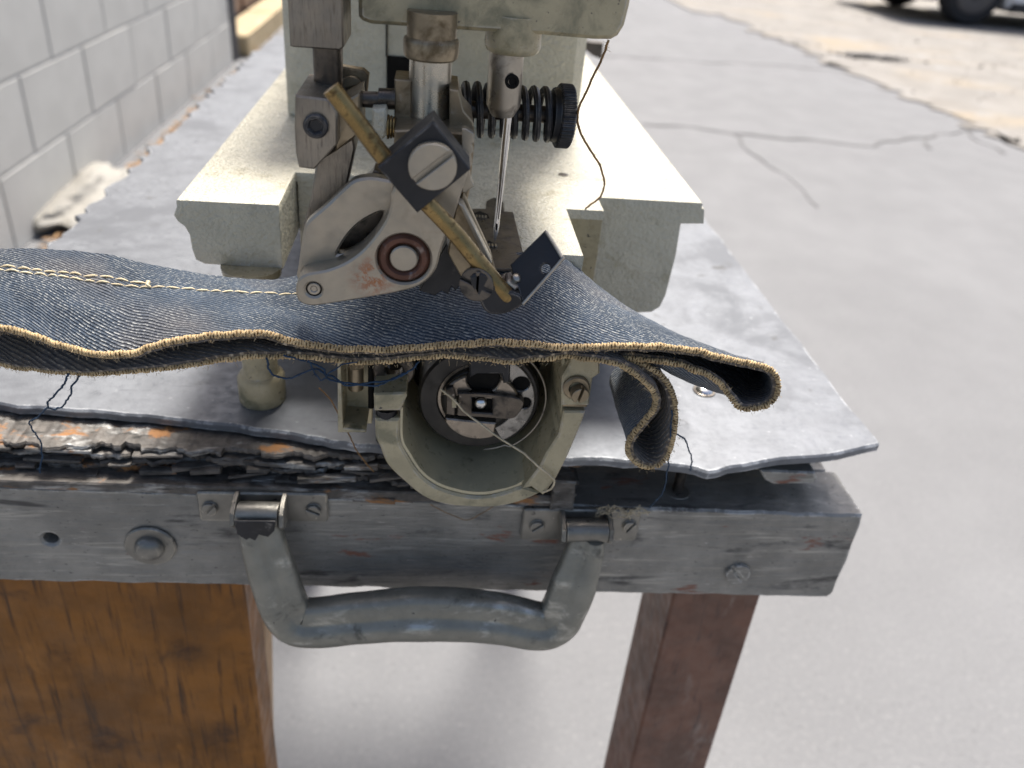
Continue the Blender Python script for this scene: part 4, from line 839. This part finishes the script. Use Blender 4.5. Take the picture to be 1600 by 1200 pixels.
backtop = [(-15.217, 22.4, 6.706), (-13.618, 22.4, 6.829), (-11.969, 22.3, 6.916), (-10.9, 22.3, 6.93), (-9.833, 22.3, 6.881), (-8.952, 22.3, 6.717), (-8.061, 22.3, 6.53), (-6.781, 22.3, 6.336), (-5.374, 22.3, 6.23), (-4.511, 22.3, 6.293), (-3.54, 22.3, 6.557), (-1.991, 22.3, 6.913), (-0.436, 22.1, 7.233), (1.294, 21.9, 7.496), (2.725, 21.8, 7.74), (4.012, 21.8, 7.613), (5.155, 22.0, 6.743), (6.507, 22.3, 5.732), (8.523, 22.3, 4.731), (10.205, 22.3, 4.144), (11.382, 22.3, 3.777)]
nt_top = len(backtop)
LOOPB = [(11.42, 22.25, 3.732), (11.423, 22.25, 3.628), (11.339, 22.25, 3.599), (11.139, 22.25, 3.67), (10.837, 22.25, 3.789), (10.032, 22.25, 4.041), (8.83, 22.25, 4.449), (7.636, 22.25, 4.969), (6.546, 22.25, 5.429)]
SAGV = [0, 0.05, 0.1, 0.2, 0.45, 0.8, 0.8, 0.55, 0.2]
backpts = list(backtop)
for i in range(nt_top, len(frontpts)):
    f = frontpts[i]
    if i < 30: backpts.append(LOOPB[i-nt_top])
    elif i < 45: backpts.append((f[0]+0.15, 21.9, max(f[2]-0.25, 0.45)))
    else:
        j = min(range(nt_top), key=lambda q: abs(backtop[q][0]-f[0]*1.17))
        backpts.append((f[0]*1.17, 22.2, backtop[j][2]-0.35 if f[0] > -2.5 else backtop[j][2]-0.6))
SAG = [(0.0, 0.0)]*nt_top+[(v, 0.0) for v in SAGV]; SAG += [(0.0, 0.0)]*(len(frontpts)-len(SAG))
SC = [Vector((p[0], p[1], 0)) for p in smooth_closed(SAG, 10)]
FC = [Vector(p) for p in smooth_closed(frontpts, 10)]; BC = [Vector(p) for p in smooth_closed(backpts, 10)]
# resample both rims evenly by the front rim's length
acc = [0.0]
for i in range(len(FC)): acc.append(acc[-1]+(FC[(i+1) % len(FC)]-FC[i]).length)
TOT = acc[-1]; NS = 900
def rim_at(C, s):
    s %= TOT; lo, hi = 0, len(FC)
    while hi-lo > 1:
        mid = (lo+hi)//2
        if acc[mid] <= s: lo = mid
        else: hi = mid
    t = (s-acc[lo])/max(1e-9, acc[lo+1]-acc[lo]); return C[lo].lerp(C[(lo+1) % len(C)], t)
def cloth(s, v):
    s %= TOT
    f = rim_at(FC, s); b = rim_at(BC, s); p = f.lerp(b, v)
    w = math.sin(math.pi*v)
    p.z += 0.10*noise.noise(Vector((s*0.35, v*2.0, 3)))*w+0.05*noise.noise(Vector((s*1.3, v*5, 8)))+0.02*noise.noise(Vector((s*4.0, v*9, 2)))*(1+2.0*math.exp(-((v-.66)/.06)**2))+0.035*noise.noise(Vector((s*2.6, 1, 7)))*(1-v)**2
    if s < acc[(nt_top-1)*10]: p.z += 0.14*w
    p.z -= rim_at(SC, s).x*math.sin(math.pi*min(1, v*1.15)**0.8)
    p.y += 0.03*noise.noise(Vector((s*2.0, 5, 1)))*(1-v)
    return p
NV = 26; V_, F_, UV = [], [], []
for i in range(NS):
    for j in range(NV+1): V_.append(tuple(cloth(TOT*i/NS, j/NV))); UV.append((TOT*i/NS, 4.6*j/NV))
for i in range(NS):
    i2 = (i+1) % NS
    for j in range(NV): F_.append((i*(NV+1)+j, i2*(NV+1)+j, i2*(NV+1)+j+1, i*(NV+1)+j+1))
# two faces of the cloth, 1 mm apart
nv_ = len(V_); nor = [Vector() for _ in range(nv_)]
for f in F_:
    a, b, c, d = [Vector(V_[k]) for k in f]; n = (c-a).cross(d-b)
    for k in f: nor[k] += n
for i in range(nv_): nor[i] = nor[i].normalized() if nor[i].length > 1e-12 else Vector((0, 0, 1))
TH = 0.1
V2 = V_+[tuple(Vector(V_[k])-nor[k]*TH) for k in range(nv_)]
F2 = list(F_)+[tuple(k+nv_ for k in f[::-1]) for f in F_]
for i in range(NS):
    i2 = (i+1) % NS
    for j in (0, NV): a, b = i*(NV+1)+j, i2*(NV+1)+j; F2.append((a, b, b+nv_, a+nv_) if j else (b, a, a+nv_, b+nv_))
denim = thing('denim_hem', 'worn blue denim trouser hem with tan overlocked edges, draped over the machine arm', 'denim cloth', (0, 20, 6))
cl = obj('cloth', (V2, F2), [m_denim, m_denim_in], denim, smooth=80, recalc=False)
me = cl.data; uvl = me.uv_layers.new(name='UVMap')
for li, lp in enumerate(me.loops): uvl.data[li].uv = UV[lp.vertex_index % nv_]
nf = len(F_)
for k, p in enumerate(me.polygons):
    if k >= nf: p.material_index = 1
cl_n = nor
# overlock stitching: a thread wound round the raw front edge
V_, F_ = [], []; pts = []
pitch = 0.074; n = int(TOT/pitch*9)
ed = [cloth(TOT*i/1400, 0.0) for i in range(1400)]; ein = [cloth(TOT*i/1400, 0.06) for i in range(1400)]
def edge_frame(s):
    k = int(s/TOT*1400) % 1400; p = ed[k]; inn = (ein[k]-p).normalized(); t = (ed[(k+1) % 1400]-ed[k-1]).normalized(); return p, inn, inn.cross(t).normalized()
rads = []
for i in range(n):
    s = TOT*i/n; p, inn, nn = edge_frame(s); a = 2*math.pi*i/9
    big = 1+0.28*noise.noise(Vector((s*2.2, 1, 1)))+0.18*noise.noise(Vector((s*9, 4, 1)))
    q = p-nn*TH*0.5+inn*(0.03+0.078*math.cos(a)*big+0.03*noise.noise(Vector((i*0.9, 3, 3))))+nn*(0.06*math.sin(a)*big+0.03*noise.noise(Vector((i*0.8, 9, 3))))
    pts.append(tuple(q)); rads.append(0.031*(1+0.4*noise.noise(Vector((s*7, 2, 2)))))
over = obj('overlock_edge', g_tube(pts, rads, 5, closed=True), m_tan, denim, smooth=80)
obj('cord_filling', g_tube([tuple(edge_frame(TOT*i/900)[0]+edge_frame(TOT*i/900)[1]*0.05-edge_frame(TOT*i/900)[2]*TH*0.5) for i in range(900)], 0.05, 6, closed=True), M('dark_tan_thread', (0.20, 0.12, 0.05), 0.9, var=0.3, vscale=3), denim, smooth=80)
gs = []
for i in range(1100):
    s = R.uniform(0, TOT); p, inn, nn = edge_frame(s); d = (-inn*R.uniform(.2, 1)+nn*R.uniform(-1, 1)+Vector((R.uniform(-.8, .8), 0, R.uniform(-.3, .4)))).normalized(); L = R.uniform(.03, .12)
    k = Vector((R.uniform(-1, 1), R.uniform(-1, 1), R.uniform(-1, 1)))*L*0.35; q = p-nn*TH*.5+(-inn*0.05+nn*R.choice((-1, 1))*0.1)
    gs.append(g_tube([tuple(q), tuple(q+d*L*.5+k*.5), tuple(q+d*L+k)], [0.007, 0.006, 0.004], 3))
obj('edge_fuzz', gs, M('pale_tan_fuzz', (0.45, 0.34, 0.2), 0.9), denim, kind='stuff', smooth=0)
# blue needle stitches along the overlock
gs = []
for s0_, s1_ in ((0, TOT),):
    s = s0_
    while s < s1_:
        p, inn, nn = edge_frame(s); p2, _, _ = edge_frame(s+0.22)
        gs.append(g_tube([tuple(p+inn*0.26+nn*0.0), tuple((p+p2)/2+inn*0.27+nn*0.035), tuple(p2+inn*0.26)], 0.022, 4)); s += 0.30
obj('chain_stitches', gs, m_blue, denim, kind='stuff', smooth=60)
# ochre topstitching along the hem, every stitch its own piece
def s_of_x(x):
    best = min(range(0, 700), key=lambda k: abs(FC[min(int(k/700*nt_top*10), nt_top*10-1)].x-x)); return acc[min(int(best/700*nt_top*10), nt_top*10-1)]
s_a, s_b, s_c = s_of_x(-13.5), s_of_x(1.0), s_of_x(-7.2)
def nrm_at(s, v):
    a = cloth(s+.05, v)-cloth(s-.05, v); b = cloth(s, v+.02)-cloth(s, v-.02); n = a.cross(b); n.normalize(); return n if n.z > 0 else -n
def stitch_row(s0_, s1_, v, step, gap):
    s = s0_
    while s < s1_:
        L = step*R.uniform(.75, 1.1); dv = R.uniform(-.006, .006)
        P_ = []
        for k in range(5):
            t = k/4; q = cloth(s+L*t, v+dv+0.008*(t-.5)); P_.append(tuple(q+nrm_at(s+L*t, v)*(0.035*math.sin(math.pi*t)-0.004)))
        obj('stitch', g_tube(P_, [0.016, 0.029, 0.032, 0.029, 0.016], 6), m_topstitch, denim, smooth=80); s += L+gap*R.uniform(.5, 1.6)
stitch_row(s_a, s_b, 0.655, 0.36, 0.03)
stitch_row(s_a, s_c, 0.71, 0.40, 0.04)
k0_ = cloth(s_c, 0.68); nn_ = nrm_at(s_c, 0.68)
obj('thread_knot', g_tube([tuple(k0_+Vector((-.05, .12, 0))+nn_*.06), tuple(k0_+Vector((.02, .04, 0))+nn_*.1), tuple(k0_+Vector((.0, -.08, 0))+nn_*.06), tuple(k0_+Vector((.12, -.14, 0))+nn_*.03)], [0.05, 0.055, 0.05, 0.03], 7), m_topstitch, denim)

# loose blue thread tails that hang from the hem
def strand(pts, r, wob=0.05, n=10, sd=1):
    P_ = smooth_open(pts, n); out = []
    for i, p in enumerate(P_):
        d = noise.noise_vector(Vector((i*0.55, sd*7.7, 2))); e = noise.noise_vector(Vector((i*0.17, sd*3.3, 9)))
        out.append(tuple(Vector(p)+d*wob*0.55+e*wob))
    return out
def hairs(P_, n, L, r):
    gs = []
    for i in range(n):
        p = Vector(R.choice(P_)); d = Vector((R.uniform(-1, 1), R.uniform(-1, 1), R.uniform(-1, 1))).normalized()
        gs.append(g_tube([tuple(p), tuple(p+d*L*R.uniform(.4, 1))], [r, r*.4], 3))
    return gs
tails = [
    ([(-9.487, 18.6, 5.031), (-9.824, 18.8, 4.517), (-10.496, 19.4, 3.658), (-11.09, 20.2, 2.811), (-11.322, 21.0, 2.143), (-10.767, 20.6, 2.68), (-10.015, 19.6, 3.889), (-9.282, 18.7, 4.933)], 0.045),
    ([(-11.2, 20.4, 2.666), (-12.031, 21.2, 1.636), (-12.407, 21.3, 1.304), (-12.288, 21.3, 0.751), (-12.303, 21.4, 0.103), (-12.553, 21.4, -0.756)], 0.04),
    ([(6.973, 18.0, 4.797), (7.104, 18.0, 3.894), (7.283, 18.2, 2.792), (7.673, 19.0, 1.324), (8.188, 20.5, -0.694), (8.304, 21.5, -2.012)], 0.035),
    ([(7.172, 18.0, 3.942), (7.713, 18.6, 3.358), (8.331, 19.4, 2.357), (8.791, 20.0, 1.312), (9.176, 20.8, 0.275)], 0.04),
    ([(-4.21, 18.1, 6.023), (-4.2, 18.3, 5.496), (-3.73, 18.4, 5.201), (-3.019, 18.3, 5.58), (-2.504, 18.2, 5.417), (-2.066, 18.2, 5.183), (-1.144, 18.3, 5.274), (-0.458, 18.4, 5.567), (-0.205, 18.5, 5.803)], 0.045),
    ([(-3.794, 18.1, 6.118), (-2.83, 18.2, 5.772), (-2.633, 18.15, 5.445), (-2.167, 18.2, 5.263), (-1.317, 18.3, 5.184), (-0.595, 18.4, 5.479)], 0.04),
    ([(-3.122, 18.0, 6.087), (-2.829, 18.1, 5.429), (-2.313, 18.1, 5.855), (-1.864, 18.0, 6.055)], 0.03)]
for i, (p_, r_) in enumerate(tails):
    P_ = strand(p_, r_, 0.06, 10, i+1)
    obj('thread_tail', [g_tube(P_, [r_*(0.62+0.25*noise.noise(Vector((q*0.9, i, 3)))) for q in range(len(P_))], 6)]+hairs(P_, 40, 0.12, 0.007), m_blue, denim, smooth=80)

# ------------------------------------------------------------------ loose threads
P_ = strand([(4.188, 20.35, 14.223), (4.174, 20.6, 13.841), (4.026, 21.0, 13.112), (3.883, 21.5, 12.298), (3.989, 22.0, 11.626), (4.496, 22.8, 10.83), (5.114, 23.6, 10.022), (5.56, 24.6, 9.14), (5.717, 25.4, 8.416), (5.574, 25.8, 8.004), (5.311, 25.9, 7.715)], 0.03, 0.03, 9, 20)
obj('needle_thread', [g_tube(P_, 0.035, 6)]+hairs(P_, 70, 0.16, 0.008), m_brown_thread, base=(3.5, 24, 7.7), label='brown sewing thread hanging from the machine head onto the bed', cat='thread', smooth=80)
P_ = strand([(0.44, 20.15, 3.827), (0.802, 20.05, 3.577), (1.256, 19.95, 3.111), (1.66, 19.8, 2.868), (2.315, 19.6, 2.446), (2.952, 19.3, 2.199), (3.489, 19.1, 1.82), (3.923, 19.05, 1.463), (4.113, 19.05, 1.209), (4.035, 19.1, 0.85), (3.821, 19.2, 0.653)], 0.03, 0.02, 9, 30)
obj('bobbin_thread', [g_tube(P_, 0.034, 6)]+hairs(P_, 20, 0.15, 0.007), m_cream_thread, base=(1.5, 19.5, 0), label='pale cotton bobbin thread running from the bobbin case across the hook', cat='thread', smooth=80)
P_ = strand([(-3.302, 20.8, 3.31), (-2.916, 21.0, 2.603), (-2.462, 21.2, 1.197), (-2.169, 21.3, 0.38), (-1.662, 21.3, -0.38)], 0.03, 0.03, 8, 40)
obj('loose_thread', [g_tube(P_, 0.024, 5)], m_brown_thread, base=(-2, 21, 0), label='thin brown thread hanging left of the hook housing', cat='thread', smooth=80)
P_ = strand([(0.299, 21.6, -2.112), (0.961, 21.7, -2.619), (1.631, 21.75, -2.966), (2.126, 21.7, -2.663), (2.556, 21.6, -2.196)], 0.03, 0.02, 8, 41)
obj('loose_thread', [g_tube(P_, 0.016, 5)], m_brown_thread, base=(1, 21.6, -2), label='thin thread loop drooping under the hook housing over the table rail', cat='thread', smooth=80)
gs = []
for k in range(7):
    P_ = strand([(6.403, 21.4, -2.197), (6.827, 21.3, -1.976), (7.303, 21.2, -2.123), (7.746, 21.2, -1.931), (8.189, 21.4, -2.17)], 0.02, 0.3, 8, 50+k); gs.append(g_tube(P_, 0.012, 4))
obj('lint', gs, m_cream_thread, base=(7, 21.3, -2), kind='stuff', label='wisps of pale lint caught on the handle bracket', cat='lint', smooth=60)
